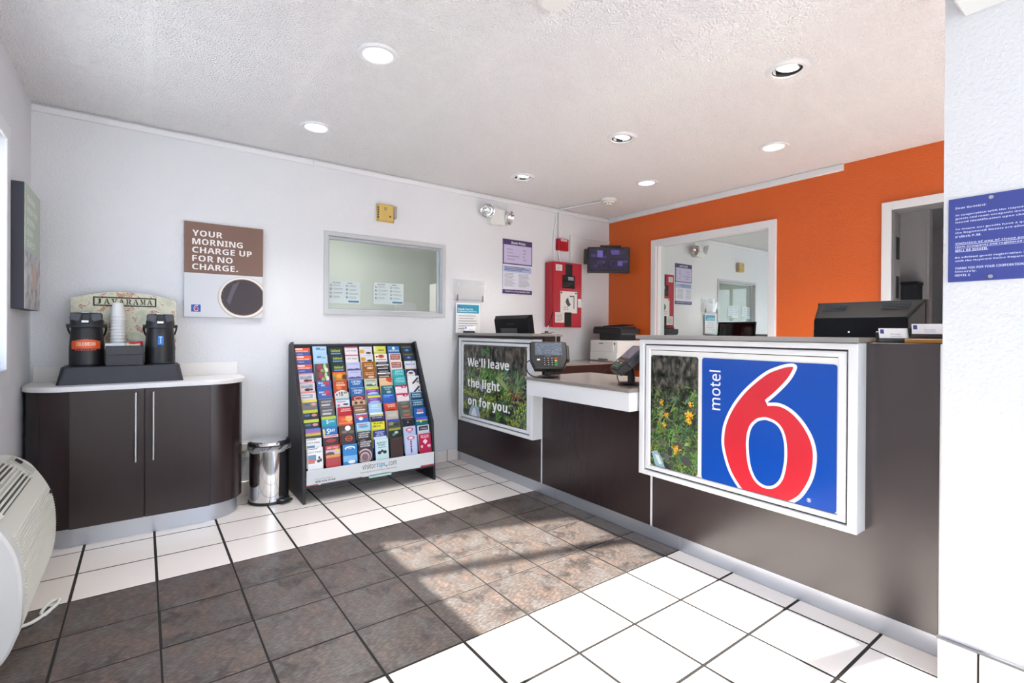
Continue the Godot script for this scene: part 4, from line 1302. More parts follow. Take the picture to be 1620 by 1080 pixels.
		["2|dark navy|16323e|r 0 0 1 .05 243c30;t SAN_JOSE .05 .06 .8 .04 d09858;e .5 .2 .25 .06 2458a4;e .5 .2 .1 .03 78a8e0", "1|pale lettered|d4d8e6|t Benicia .12 .1 .75 .07 5c6478;e .6 .05 .04 .02 26303c", "1|navy white domed|1c2052|r 0 0 1 .04 d8cc9c;e .45 .26 .36 .16 d8d8dc;e .45 .2 .2 .04 3c3c44", "2|white diagonal lettered|e4e4e8|diag", "2|dark blue|0f4468|r 0 0 1 .03 78b4d4;t DINING .15 .07 .72 .06 cce4f0;t CRUISES .1 .16 .8 .06 cce4f0", "1|blue red lettered|1f5cac|r .2 .18 .6 .05 e8ecf4;t HO! .28 .06 .5 .12 d8dcec;t HO! .3 .07 .5 .12 b02c3c", "1|blue purple striped|2a6cc0|r .05 .05 .8 .08 6c4cc4;r 0 .13 1 .05 bcc84c;r 0 .18 1 .3 1c6c78;e .4 .2 .06 .03 e8eef0", "1|white dark boxed|d4dae2|r .12 .04 .76 .16 2c2c34;t CRUISE .25 .1 .55 .06 c8ccd8", "1|crimson|b4204c|r 0 0 1 .02 e4c4d0;t WELCOME .14 .07 .7 .06 f4e8ee;t TOURISTS .14 .14 .7 .05 f4e8ee;e .5 .32 .18 .07 f0d4e0;e .5 .33 .08 .1 f0d4e0;e .2 .5 .1 .05 e8c0d0;e .8 .5 .14 .06 e8c0d0"],
	]


func draw_leaflet(p: Paint, spec: String, bg: String) -> void:
	p.rect(0, 0, 1, 1, col(bg))
	for cmd in spec.split(";", false):
		var a := cmd.split(" ")
		if a[0] == "r":
			p.rect(float(a[1]), float(a[2]), float(a[3]), float(a[4]), col(a[5]))
		elif a[0] == "e":
			p.ell(float(a[1]), float(a[2]), float(a[3]), float(a[4]), col(a[5]))
		elif a[0] == "t":
			p.text(a[1].replace("_", " "), bold, float(a[2]), float(a[3]), float(a[4]), float(a[5]), col(a[6]))
		elif a[0] == "diag":
			p.poly([Vector2(0.35, 0.3), Vector2(0.85, 0.07), Vector2(0.97, 0.11), Vector2(0.47, 0.34)], col("222226"))
			p.ell(0.85, 0.25, 0.12, 0.04, col("8c8c94"))


func brochure_rack() -> void:
	var o := thing("brochure_rack", "black sloping brochure rack full of leaflets against the back wall", "rack", Vector3(0, 0, 0))
	var side := PackedVector2Array([Vector2(2.322, 0), Vector2(1.885, 0), Vector2(1.925, 0.45), Vector2(2.25, 1.078), Vector2(2.322, 1.056)])
	for x in [-0.112, 0.856]:
		var g := G.new()
		g.x = Transform3D(Basis(Vector3(0, 0, -1), Vector3(0, 1, 0), Vector3(1, 0, 0)), Vector3(x, 0, 0))
		g.prism(side, 0.0, 0.018, 0.001)
		part("side_panel", g, mats.rack_black, o)
	# sloping back, and a ledge under every row
	var d := Vector3(0, -0.89, 0.4545).normalized()
	var up := Basis(Vector3(1, 0, 0), d.cross(Vector3(1, 0, 0)) * -1, Vector3.ZERO)
	var g := G.new()
	g.face([Vector3(-0.093, 1.055, -2.318), Vector3(0.856, 1.055, -2.318), Vector3(0.856, 0.12, -2.06), Vector3(-0.093, 0.12, -2.06)], Vector3(0, 0.3, 1))
	g.face([Vector3(-0.093, 1.055, -2.322), Vector3(0.856, 1.055, -2.322), Vector3(0.856, 0.12, -2.064), Vector3(-0.093, 0.12, -2.064)], Vector3(0, -0.3, -1))
	g.box(Vector3(0.3815, 1.05, -2.315), Vector3(0.95, 0.02, 0.014), 0.001)
	part("back_board", g, mats.rack_black, o)
	part("bottom_board", bx(Vector3(0.3815, 0.11, -1.975), Vector3(0.949, 0.014, 0.17), 0.001), mats.rack_black, o)
	var bp := Paint.new(1024, 112, col("d3d8dc"))
	bp.text("visitor", sans, 0.40, 0.12, 0.105, 0.36, col("3a3c40"))
	bp.text("tips", bold, 0.51, 0.12, 0.068, 0.45, col("2a9ac4"))
	bp.ell(0.588, 0.47, 0.005, 0.05, col("1e2024"))
	bp.text(".com", sans, 0.60, 0.2, 0.072, 0.28, col("3a3c40"))
	bp.text("presenting the best of Northern California travel", sans, 0.385, 0.62, 0.29, 0.13, col("55585c"))
	bp.text("For rack information call", sans, 0.06, 0.55, 0.12, 0.11, col("8a8e92"))
	bp.text("800-555-0164", bold, 0.06, 0.72, 0.14, 0.12, col("34363a"))
	bp.rect(0.0, 0.93, 0.08, 0.07, col("b8384c"))
	bp.rect(0.1, 0.95, 0.3, 0.05, col("6a5a5c"))
	bp.rect(0.88, 0.88, 0.12, 0.12, col("a8304c"))
	part("banner", bx(Vector3(0.3815, 0.17, -1.8835), Vector3(0.948, 0.104, 0.006)), print_mat("banner_print", bp.tex(), 0.4), o, Vector3.ZERO, "white banner with the rack's web address")
	part("banner_tab", bx(Vector3(0.42, 0.113, -1.8815), Vector3(0.17, 0.022, 0.002)), mat("mint_card", "b4dcd8", 0.6), o)

	# leaflets: every one its own object, printed from one shared sheet of covers
	var sheet := Paint.new(2048, 2048, Color.WHITE)
	sheet.s = Vector2(128, 256)
	var m := print_mat("leaflet_covers", null, 0.32)
	var cell := 0
	var words := ["first", "second", "third", "fourth", "fifth", "sixth", "seventh", "eighth", "ninth", "tenth", "eleventh", "twelfth"]
	var cols := ["leftmost", "second", "third", "fourth", "fifth", "sixth", "seventh", "rightmost"]
	var lean := deg_to_rad(14)
	var all := leaflets()
	for c in 8:
		var r := 0
		for entry in all[c]:
			var f: PackedStringArray = entry.split("|")
			if f.size() < 4 or r > 11:
				continue
			sheet.o = Vector2(cell % 16, cell / 16) * Vector2(128, 256)
			draw_leaflet(sheet, f[3], f[2])
			var b := G.new()
			var hh := 0.2
			var u0 := Vector2(cell % 16, cell / 16) * Vector2(128, 256) / 2048.0 + Vector2(1, 1) / 2048.0
			var us := Vector2(126, 254) / 2048.0
			if f[1].contains("scalloped"):
				var sc := PackedVector2Array([Vector2(0.05, -hh), Vector2(-0.05, -hh)])
				for k in 29:
					var t := -1.0 + k / 14.0
					sc.append(Vector2(0.05 * t, -0.022 * t * t - 0.0035 * absf(sin(k * PI / 4))))
				sc.reverse()
				b.prism(sc, -0.005, 0.0, 0.0005)
			else:
				b.box(Vector3(0, -hh / 2, -0.0025), Vector3(0.101, hh, 0.005), 0.0006)
			for k in b.uv.size():
				if b.n[k].z > 0.9:
					b.uv[k] = u0 + b.uv[k] * us
				else:
					b.uv[k] = u0 + Vector2(0.5, 0.02) * us
			var mesh := b.mesh()
			cell += 1
			for k in int(f[0]):
				var jitter := rng.randf_range(-0.004, 0.004)
				var y: float = 1.036 - 0.0612 * r + jitter + [0.0, 0.004, -0.003, 0.003, 0.004, 0.002, 0.003, 0.003][c]
				var at := Vector3(-0.026 + 0.1177 * c + rng.randf_range(-0.003, 0.003), y, -2.291 - 0.51 * (y - 1.077) - (0.004 if r == 11 else 0.0))
				var tb := thing("tourist_brochure", "%s leaflet, %s from top in the %s column of the brochure rack" % [f[1], words[r], cols[c]], "brochure", at, 0, "tourist brochures in the rack")
				tb.rotation = Vector3(-lean if r < 9 else (-0.19 if r == 9 else -0.14), rng.randf_range(-0.02, 0.02), rng.randf_range(-0.015, 0.015))
				part("cover", mesh, m, tb)
				r += 1
	m.albedo_texture = sheet.tex()
	for r in 12:
		var y := 1.036 - 0.0612 * r - 0.2 * cos(lean) - 0.006
		var z := -2.291 - 0.51 * (1.036 - 0.0612 * r - 1.077) + 0.2 * sin(lean)
		if y > 0.13 and r < 9:
			part("ledge", bx(Vector3(0.3815, y, z - 0.004), Vector3(0.948, 0.004, 0.014)), mats.rack_black, o)


# ---------------------------------------------------------------- air conditioner
func air_conditioner() -> void:
	var z0 := -1.57
	var z1 := -0.73
	var prof := [Vector2(0, 0.04), Vector2(0.11, 0.03), Vector2(0.15, 0.06), Vector2(0.178, 0.13), Vector2(0.188, 0.21), Vector2(0.188, 0.30), Vector2(0.178, 0.38), Vector2(0.157, 0.445), Vector2(0.12, 0.515), Vector2(0.09, 0.555), Vector2(0.04, 0.588), Vector2(0, 0.594)]
	var o := thing("air_conditioner", "cream white room air conditioner under the window beside the coffee cabinet", "air conditioner", Vector3(LEFT, 0, 0))
	var run := func(g: G, pts: Array, a: float, b: float, grow: float) -> void:
		var q := PackedVector2Array()
		for p in pts:
			q.append(p)
		if grow > 0:
			q = G.inset(q, -grow) if not Geometry2D.is_polygon_clockwise(q) else G.inset(q, grow)
			for i in q.size():
				q[i].x = maxf(q[i].x, 0.0)
		g.prism(q, a, b, 0.008 if grow > 0 else 0.0)
	var sm := []
	var sp := smooth3(prof.map(func(q): return Vector3(q.x, q.y, 0)), 4)
	for q in sp:
		sm.append(Vector2(q.x, q.y))
	var g := G.new()
	run.call(g, sm, z0, z1 - 0.05, 0.0)
	part("casing", g, mats.ivory_plastic, o)
	g = G.new()
	run.call(g, sm, z1 - 0.06, z1, 0.004)
	part("end_cap", g, mats.white_plastic, o)
	# discharge grille: slats along the sloping top over a dark slot
	var a0 := Vector2(0.045, 0.586)
	var a1 := Vector2(0.122, 0.514)
	var nn := Vector2(-(a1 - a0).y, (a1 - a0).x).normalized()
	var along := (a1 - a0).normalized()
	g = G.new()
	var ang := atan2(along.y, along.x)
	g.x = Transform3D(Basis(Vector3(0, 0, 1), ang), Vector3((a0.x + a1.x) / 2 + nn.x * 0.005, (a0.y + a1.y) / 2 + nn.y * 0.005, -1.09))
	g.box(Vector3.ZERO, Vector3(0.118, 0.004, 0.56))
	part("grille_slot", g, mat("slot_grey", "6e6c64", 0.8), o)
	for k in 7:
		g = G.new()
		var c := a0.lerp(a1, (k + 0.3) / 6.6) + nn * 0.017
		g.x = Transform3D(Basis(Vector3(0, 0, 1), ang), Vector3(c.x, c.y, -1.09))
		g.box(Vector3.ZERO, Vector3(0.0075, 0.007, 0.56), 0.001)
		part("slat", g, mats.ivory_plastic, o)
	for z in [-1.37, -0.81]:
		g = G.new()
		g.x = Transform3D(Basis(Vector3(0, 0, 1), ang), Vector3((a0.x + a1.x) / 2 + nn.x * 0.008, (a0.y + a1.y) / 2 + nn.y * 0.008, z))
		g.box(Vector3.ZERO, Vector3(0.122, 0.014, 0.008), 0.001)
		part("grille_bar", g, mats.ivory_plastic, o)
	# control hatch at the far end
	g = G.new()
	g.x = Transform3D(Basis(Vector3(0, 0, 1), ang), Vector3(0.085 + nn.x * 0.006, 0.553 + nn.y * 0.006, -1.47))
	g.box(Vector3.ZERO, Vector3(0.105, 0.006, 0.09), 0.002)
	var h := part("control_hatch", g, mat("hatch_grey", "c6c8bc", 0.45), o)
	g = G.new()
	g.x = Transform3D(Basis(Vector3(0, 0, 1), ang), Vector3(0.07 + nn.x * 0.012, 0.568 + nn.y * 0.012, -1.475))
	g.box(Vector3.ZERO, Vector3(0.03, 0.006, 0.03), 0.002)
	part("dial", g, mats.ink_black, h)
	# fine intake ribs over the front, too small to pick apart
	g = G.new()
	var cur := Curve2D.new()
	for q in sm:
		cur.add_point(q)
	var len_ := cur.get_baked_length()
	for k in 34:
		var s := 0.14 + k * 0.0125
		var q := cur.sample_baked(s)
		if q.y > 0.45 or s > len_:
			break
		var tg := (cur.sample_baked(s + 0.004) - cur.sample_baked(s - 0.004)).normalized()
		q += Vector2(tg.y, -tg.x) * 0.0025
		g.box(Vector3(q.x, q.y, (z0 + z1 - 0.06) / 2), Vector3(0.006, 0.005, z1 - 0.06 - z0 - 0.05), 0.001)
	var ig := part("intake_grille", g, mats.ivory_plastic, o)
	ig.set_meta("kind", "stuff")
	g = G.new()
	g.tube([Vector3(0.176, 0.415, -1.5), Vector3(0.184, 0.415, -1.5)], 0.008, 10)
	part("latch", g, mats.ink_black, o)
	# mains cord looped on the floor
	g = G.new()
	g.tube(smooth3([Vector3(0.10, 0.035, -1.02), Vector3(0.17, 0.012, -1.08), Vector3(0.225, 0.008, -1.19), Vector3(0.235, 0.008, -1.25), Vector3(0.21, 0.008, -1.25), Vector3(0.19, 0.008, -1.17), Vector3(0.2, 0.008, -1.13), Vector3(0.215, 0.008, -1.16)]), 0.007, 8)
	part("mains_cord", g, mats.white_plastic, o)


# ---------------------------------------------------------------- waste bin
func bin() -> void:
	var o := thing("pedal_bin", "chrome pedal bin with a plastic liner between cabinet and brochure rack", "bin", Vector3(-0.275, 0, -2.125))
	var g := G.new()
	g.lathe([Vector2(0.0, 0.0), Vector2(0.126, 0.0), Vector2(0.13, 0.005), Vector2(0.128, 0.018), Vector2(0.122, 0.02)], 48)
	part("base_ring", g, mats.black_plastic, o)
	g = G.new()
	g.lathe([Vector2(0.123, 0.018), Vector2(0.1235, 0.2), Vector2(0.123, 0.365)], 64)
	part("body", g, mats.chrome, o)
	g = G.new()
	g.lathe([Vector2(0.126, 0.365), Vector2(0.133, 0.368), Vector2(0.133, 0.392), Vector2(0.126, 0.396)], 48)
	part("rim", g, mats.black_plastic, o)
	g = G.new()
	g.lathe([Vector2(0.131, 0.394), Vector2(0.1325, 0.4), Vector2(0.13, 0.412), Vector2(0.12, 0.419), Vector2(0.08, 0.4235), Vector2(0.0, 0.425)], 64)
	part("lid", g, mats.chrome, o)
	# liner folded over the rim
	g = G.new()
	var seg := 72
	var prev := []
	for row in 5:
		var cur := []
		for k in seg:
			var a := TAU * k / seg
			var w := sin(a * 9 + row) * 0.002 + sin(a * 23 + 2 * row) * 0.0012
			cur.append(Vector3(sin(a) * (0.1345 + w), 0.388 - row * 0.009 - (0.006 * sin(a * 5) if row == 4 else 0.0), cos(a) * (0.1345 + w)))
		if row:
			for k in seg:
				var j := (k + 1) % seg
				g.face([prev[k], prev[j], cur[j], cur[k]], (prev[k] + cur[k]) * Vector3(1, 0, 1))
		prev = cur
	var lm := mat("bag_film", "eef0f2", 0.2)
	lm.albedo_color.a = 0.3
	lm.transparency = BaseMaterial3D.TRANSPARENCY_ALPHA
	part("liner", g, lm, o)
	g = G.new()
	g.x = Transform3D(Basis(Vector3.UP, 0.55), Vector3.ZERO)
	g.prism(PackedVector2Array([Vector2(-0.045, 0.012), Vector2(0.045, 0.012), Vector2(0.04, 0.026), Vector2(-0.04, 0.026)]), 0.115, 0.172, 0.004)
	part("pedal", g, mats.black_plastic, o)
	g = G.new()
	g.x = Transform3D(Basis(Vector3.UP, 0.55), Vector3.ZERO)
	g.box(Vector3(0, 0.0285, 0.15), Vector3(0.07, 0.005, 0.036), 0.002)
	part("pedal_plate", g, mats.steel, o)


# ---------------------------------------------------------------- things on the walls
func wall_things() -> void:
	# coffee poster
	var p := Paint.new(712, 960, col("d6d9de"))
	p.rect(0, 0, 1, 0.535, col("7d5f52"))
	var lines := ["YOUR", "MORNING", "CHARGE UP", "FOR NO", "CHARGE."]
	var wid := [0.37, 0.63, 0.75, 0.5, 0.57]
	for i in 5:
		p.text(lines[i], bold, 0.095, 0.085 + 0.088 * i, wid[i], 0.062, col("f2efec"))
	p.ell(0.74, 0.78, 0.335, 0.232, col("c4b4a4"))
	p.ell(0.735, 0.775, 0.315, 0.222, col("e4e2e0"))
	p.ell(0.735, 0.775, 0.285, 0.2, col("6b4a38"))
	p.ell(0.74, 0.775, 0.268, 0.19, col("3a3238"))
	p.poly([Vector2(0.52, 0.82), Vector2(0.6, 0.64), Vector2(0.69, 0.6), Vector2(0.62, 0.72), Vector2(0.56, 0.86)], col("5b5560"))
	for i in 70:
		var a := rng.randf_range(1.9, 4.4)
		p.ell(0.735 + cos(a) * 0.275, 0.775 + sin(a) * 0.194, rng.randf_range(0.004, 0.011), rng.randf_range(0.003, 0.008), col("2c2226"))
	p.rect(0.085, 0.868, 0.115, 0.075, col("1c57ae"))
	p.text("6", bold, 0.118, 0.874, 0.055, 0.064, col("f4f4f4"))
	p.text("6", bold, 0.124, 0.88, 0.043, 0.052, col("cf3440"))
	var o := thing("coffee_poster", "brown and grey poster with white capitals and a coffee cup above the cabinet", "poster", Vector3(-0.5225, 1.563, BACK))
	part("canvas", bx(Vector3(0, 0, 0.012), Vector3(0.47, 0.632, 0.024), 0.001), print_mat("coffee_poster_print", p.tex(), 0.5), o)

	# deep picture on the left wall
	p = Paint.new(430, 620, col("b8c6b4"))
	var nz := FastNoiseLite.new()
	nz.frequency = 0.012
	nz.fractal_octaves = 4
	for y in range(330, 620):
		for x in range(0, 430, 2):
			var k := nz.get_noise_2d(x, y)
			p.im.fill_rect(Rect2i(x, y, 2, 1), col("b9b8bb").lerp(col("8d8a92") if k > 0 else col("d6d2d0"), minf(absf(k) * 2.0, 1)))
	p.ell(0.62, 0.72, 0.16, 0.12, col("cdb2a0"))
	var w2 := ["THANK", "YOU FOR", "BEING", "OUR", "GUEST"]
	for i in 5:
		p.text(w2[i], bold, 0.12, 0.08 + 0.09 * i, [0.55, 0.68, 0.5, 0.38, 0.55][i], 0.05, col("e4ebe0"))
	o = thing("deep_picture", "thick edged pale green picture on the side wall next to the window", "picture", Vector3(LEFT, 1.574, -2.01), PI / 2)
	part("box_frame", bx(Vector3(0, 0, 0.024), Vector3(0.43, 0.624, 0.048), 0.002), mat("navy_edge", "3a3c4a", 0.5), o)
	part("print", bx(Vector3(0, 0, 0.0495), Vector3(0.43, 0.622, 0.003)), print_mat("green_picture_print", p.tex(), 0.45), o)

	# price board
	p = Paint.new(360, 528, col("dfe2ee"))
	p.rect(0, 0, 1, 0.46, col("45386a"))
	p.poly([Vector2(0.03, 0.1), Vector2(0.97, 0.1), Vector2(0.97, 0.44), Vector2(0.03, 0.44)], col("c6bfe0"))
	p.text("Room Prices", bold, 0.28, 0.03, 0.48, 0.05, col("f2f0f8"))
	for i in 4:
		p.text(["One Person", "Two People", "Additional Person", "Tax and fees"][i], sans, 0.13, 0.17 + 0.06 * i, [0.2, 0.2, 0.42, 0.26][i], 0.028, col("4a4270"))
		p.text(["$95", "$99", "$6", "12%"][i], sans, 0.68, 0.165 + 0.06 * i, [0.1, 0.1, 0.06, 0.1][i], 0.03, col("4a4270"))
	p.rect(0.03, 0.49, 0.94, 0.11, col("aebbe0"))
	for i in 3:
		p.rect(0.05, 0.505 + 0.028 * i, [0.7, 0.85, 0.6][i], 0.012, col("5d6690"))
	for i in 11:
		for s in 2:
			p.rect(0.05 + 0.48 * s, 0.625 + 0.023 * i, rng.randf_range(0.25, 0.42), 0.009, col("a2a4b4"))
	p.rect(0, 0.925, 1, 0.075, col("45386a"))
	p.text("Lowest Price of Any National Chain", bold, 0.08, 0.94, 0.84, 0.04, col("f0eef6"))
	o = thing("price_board", "purple headed room price board hanging beside the red alarm cabinet", "notice", Vector3(1.998, 1.799, BACK))
	part("board", bx(Vector3(0, 0, 0.004), Vector3(0.362, 0.53, 0.008), 0.001), print_mat("price_print", p.tex(), 0.3), o)

	# laminated notices on the inner glass
	p = Paint.new(330, 230, col("cfdcdc"))
	p.text("WASH YOUR HANDS", bold, 0.13, 0.06, 0.24, 0.05, col("2a3c48"))
	p.text("STAY WELL", bold, 0.6, 0.06, 0.16, 0.05, col("2a3c48"))
	for i in 4:
		for s in 2:
			p.ell(0.08 + 0.5 * s, 0.2 + 0.17 * i, 0.036, 0.05, col(["6f8f9c", "3f6f88", "5a8494", "25608a"][i]))
			p.ell(0.085 + 0.5 * s, 0.19 + 0.17 * i, 0.018, 0.025, col("d8e4e4"))
			for k in 2:
				p.rect(0.15 + 0.5 * s, 0.17 + 0.17 * i + 0.05 * k, rng.randf_range(0.2, 0.3), 0.02, col("93a6ac"))
	p.rect(0.62, 0.86, 0.34, 0.08, col("3c7a9c"))
	for k in 2:
		o = thing("glass_notice", ["laminated notice on the inner window glass, farther from the alarm cabinet", "laminated notice on the inner window glass, middle of the pane"][k], "notice", Vector3([0.315, 0.686][k], [1.468, 1.474][k], BACK - 0.054), 0, "notices on the inner window")
		part("sheet", bx(Vector3(0, 0, 0.0), Vector3(0.252 if k == 0 else 0.265, 0.178, 0.002)), print_mat("hygiene_print", p.tex(), 0.3), o)

	# yellow strobe above the inner window
	o = thing("strobe_alarm", "yellow square sounder with a clear strobe above the inner window", "alarm", Vector3(0.633, 2.128, BACK))
	part("housing", bx(Vector3(-0.012, 0, 0.03), Vector3(0.125, 0.135, 0.04), 0.006), mats.yellow_plastic, o)
	part("back_box", bx(Vector3(-0.006, 0, 0.008), Vector3(0.15, 0.14, 0.016), 0.002), mats.yellow_plastic, o)
	for k in 5:
		part("slot", bx(Vector3(-0.076, 0.04 - 0.02 * k, 0.03), Vector3(0.004, 0.008, 0.03)), mats.dark_grey, o)
	for k in 9:
		part("sounder_hole", bx(Vector3(-0.03 + 0.009 * (k % 3), 0.02 + 0.009 * (k / 3), 0.0505), Vector3(0.005, 0.005, 0.001)), mats.dark_grey, o)
	var g := G.new()
	g.tube([Vector3(0.018, -0.03, 0.049), Vector3(0.018, -0.03, 0.053)], 0.008, 14)
	part("red_dot", g, mat("dark_red", "6a1014", 0.3), o)
	g = G.new()
	g.x = Transform3D(Basis(Vector3(0, 0, 1), 0), Vector3(0.065, 0.012, 0.03))
	g.box(Vector3.ZERO, Vector3(0.026, 0.1, 0.044), 0.006)
	part("strobe_lens", g, mat("strobe_grey", "a8a39a", 0.15), o)

	# emergency twin lamp
	o = thing("emergency_light", "white emergency light unit with two round chrome lamp heads", "emergency light", Vector3(1.705, 2.262, BACK))
	part("battery_case", bx(Vector3(0.015, -0.01, 0.035), Vector3(0.16, 0.15, 0.07), 0.008), mats.white_plastic, o)
	for s in [-1, 1]:
		var at := Vector3(-0.118 if s < 0 else 0.142, 0.022 if s < 0 else -0.012, 0.085)
		var b := Basis(Vector3.UP, -0.55 if s < 0 else 0.5) * Basis(Vector3(1, 0, 0), PI / 2 + 0.25)
		g = G.new()
		g.x = Transform3D(b, at)
		g.lathe([Vector2(0.0, -0.06), Vector2(0.03, -0.055), Vector2(0.052, -0.03), Vector2(0.064, 0.0), Vector2(0.066, 0.006), Vector2(0.06, 0.008), Vector2(0.045, -0.02), Vector2(0.02, -0.042), Vector2(0.0, -0.045)], 28)
		var hd := part("lamp_head", g, mats.chrome, o)
		g = G.new()
		g.x = Transform3D(b, at)
		g.lathe([Vector2(0.062, 0.004), Vector2(0.03, 0.01), Vector2(0.0, 0.012)], 28)
		part("lamp_glass", g, mats.clear_glass, hd)
		g = G.new()
		g.tube([at + Vector3(0, 0, -0.03), Vector3(0.015 + s * 0.075, -0.01, 0.03)], 0.01, 8)
		part("bracket", g, mats.ivory_plastic, o)
	g = G.new()
	g.tube([Vector3(0.04, 0.066, 0.01), Vector3(0.04, 0.15, 0.01)], 0.006, 8)
	part("cable_channel", g, mats.white_trim, o)

	# fire alarm cabinet
	o = thing("fire_alarm_panel", "red metal fire alarm cabinet with a dark keypad on the back wall", "alarm panel", Vector3(2.553, 1.546, BACK))
	part("cabinet_box", bx(Vector3(0, 0, 0.055), Vector3(0.40, 0.665, 0.11), 0.006), mats.red_paint, o)
	part("cabinet_door", bx(Vector3(0.012, 0, 0.116), Vector3(0.40, 0.672, 0.012), 0.004), mats.red_paint, o)
	part("dark_strip", bx(Vector3(0.025, 0.26, 0.1235), Vector3(0.095, 0.12, 0.003), 0.001), mats.ink_black, o)
	part("dark_strip", bx(Vector3(0.015, -0.255, 0.1235), Vector3(0.095, 0.15, 0.003), 0.001), mats.ink_black, o)
	var kp := part("keypad", bx(Vector3(0.02, 0.135, 0.126), Vector3(0.17, 0.135, 0.009), 0.003), mats.ink_black, o)
	part("keypad_screen", bx(Vector3(0.045, 0.17, 0.1315), Vector3(0.075, 0.035, 0.002)), mat("lcd_grey", "8a93a0", 0.3), kp)
	for k in 7:
		part("key", bx(Vector3(-0.045 + 0.03 * (k % 4), 0.12 - 0.025 * (k / 4), 0.1315), Vector3(0.016, 0.01, 0.003), 0.001), mats.mid_plastic, kp)
	p = Paint.new(256, 256, col("e6e6e2"))
	p.rect(0.02, 0.03, 0.08, 0.08, col("1a1a1a"))
	p.rect(0.88, 0.03, 0.08, 0.08, col("1a1a1a"))
	p.rect(0.55, 0.2, 0.28, 0.05, col("3a3a3a"))
	p.rect(0.78, 0.2, 0.05, 0.6, col("3a3a3a"))
	p.poly([Vector2(0.35, 0.35), Vector2(0.45, 0.3), Vector2(0.52, 0.5), Vector2(0.62, 0.6), Vector2(0.5, 0.7), Vector2(0.4, 0.65), Vector2(0.3, 0.5)], col("4a4a4a"))
	for i in 6:
		p.rect(0.2 + 0.1 * (i % 3), 0.7 + 0.1 * (i / 3), 0.05, 0.06, col("9a9a98"))
	part("evacuation_plan", bx(Vector3(0.025, -0.075, 0.1235), Vector3(0.235, 0.225, 0.002)), print_mat("plan_print", p.tex(), 0.5), o, Vector3.ZERO, "white floor plan sheet taped to the door")
	p = Paint.new(128, 128, col("e8e6e4"))
	for i in 6:
		p.rect(0.12, 0.14 + 0.13 * i, rng.randf_range(0.5, 0.76), 0.05, col("8a8688"))
	for q in [[-0.115, 0.275, 0.085, 0.062], [-0.1, -0.235, 0.125, 0.105]]:
		part("paper_note", bx(Vector3(q[0], q[1], 0.1235), Vector3(q[2], q[3], 0.002)), print_mat("note_print", p.tex(), 0.6), o)
	part("lock", bx(Vector3(0.213, -0.05, 0.12), Vector3(0.014, 0.03, 0.02), 0.003), mats.steel, o)
	part("door_tag", bx(Vector3(0.18, -0.08, 0.1238), Vector3(0.05, 0.09, 0.002)), mats.paper, o)

	# small red horn strobe
	o = thing("horn_strobe", "small square red fire horn with white lens above the alarm cabinet", "alarm", Vector3(2.57, 2.078, BACK))
	part("housing", bx(Vector3(0, 0, 0.025), Vector3(0.145, 0.125, 0.05), 0.006), mats.red_paint, o)
	part("strobe_lens", bx(Vector3(0.0, 0.045, 0.052), Vector3(0.09, 0.024, 0.01), 0.004), mat("pale_lens", "d8b8bc", 0.15), o)
	for k in 4:
		part("grille_slot", bx(Vector3(-0.02, 0.015 - 0.016 * k, 0.0505), Vector3(0.07, 0.005, 0.001)), mat("dark_red", "6a1014", 0.3), o)

	# conduits
	o = thing("wall_cable", "white cable hanging from the ceiling moulding to the red alarm cabinet", "cable", Vector3(2.49, 0, BACK))
	part("cable", conduit(smooth3([Vector3(0, HI - 0.05, 0.02), Vector3(0.0, 2.32, 0.012), Vector3(-0.02, 2.2, 0.012), Vector3(-0.025, 2.05, 0.012), Vector3(-0.012, 1.88, 0.012)]), 0.01), mats.white_trim, o)
	o = thing("wall_conduit", "straight white conduit from the ceiling past the horn to the alarm cabinet", "conduit", Vector3(2.535, 0, BACK))
	part("channel", conduit([Vector3(0, HI - 0.03, 0.012), Vector3(0, 2.14, 0.012)], 0.011), mats.white_trim, o)
	part("channel", conduit(smooth3([Vector3(-0.005, 2.015, 0.012), Vector3(0.0, 1.97, 0.012), Vector3(0.02, 1.88, 0.012)]), 0.009), mats.white_trim, o)
	o = thing("corner_conduit", "bent white conduit running from alarm cabinet to the orange corner", "conduit", Vector3(2.703, 0, BACK))
	part("riser", conduit([Vector3(0, 1.88, 0.012), Vector3(0, 2.196, 0.012)], 0.009), mats.white_trim, o)
	part("run", conduit([Vector3(-0.009, 2.19, 0.012), Vector3(0.60, 2.19, 0.012)], 0.009), mats.white_trim, o)

	# acrylic pocket
	o = thing("leaflet_pocket", "empty clear acrylic leaflet pocket screwed to the back wall", "holder", Vector3(1.425, 1.455, BACK))
	var fr := PackedVector2Array([Vector2(-0.15, 0.0), Vector2(0.15, 0.0), Vector2(0.17, 0.15), Vector2(0.1, 0.13), Vector2(0.05, 0.11), Vector2(0.0, 0.105), Vector2(-0.05, 0.11), Vector2(-0.1, 0.13), Vector2(-0.15, 0.16)])
	g = G.new()
	g.x = Transform3D(Basis(Vector3(1, 0, 0), 0.16), Vector3(0, 0, 0.045))
	g.prism(fr, 0, 0.003)
	part("front", g, mats.acrylic, o)
	part("back", bx(Vector3(0.01, 0.085, 0.008), Vector3(0.33, 0.19, 0.003)), mats.acrylic, o)
	part("bottom", bx(Vector3(0, 0.0, 0.026), Vector3(0.3, 0.003, 0.038)), mats.acrylic, o)
	for s in [-1, 1]:
		g = G.new()
		g.tube([Vector3(s * 0.145, 0.03, 0.05), Vector3(s * 0.152, 0.155, 0.07)], 0.003, 6)
		part("edge_rod", g, mats.white_plastic, o)
		part("foot_clip", bx(Vector3(s * 0.135, 0.01, 0.05), Vector3(0.014, 0.06, 0.012), 0.003), mats.office_grey, o)

	# thank-you notice on the wall above the first countertop
	p = Paint.new(260, 310, col("f2f3f5"))
	p.rect(0.05, 0.05, 0.9, 0.29, col("2397b8"))
	p.rect(0.09, 0.08, 0.08, 0.08, col("7a5c9c"))
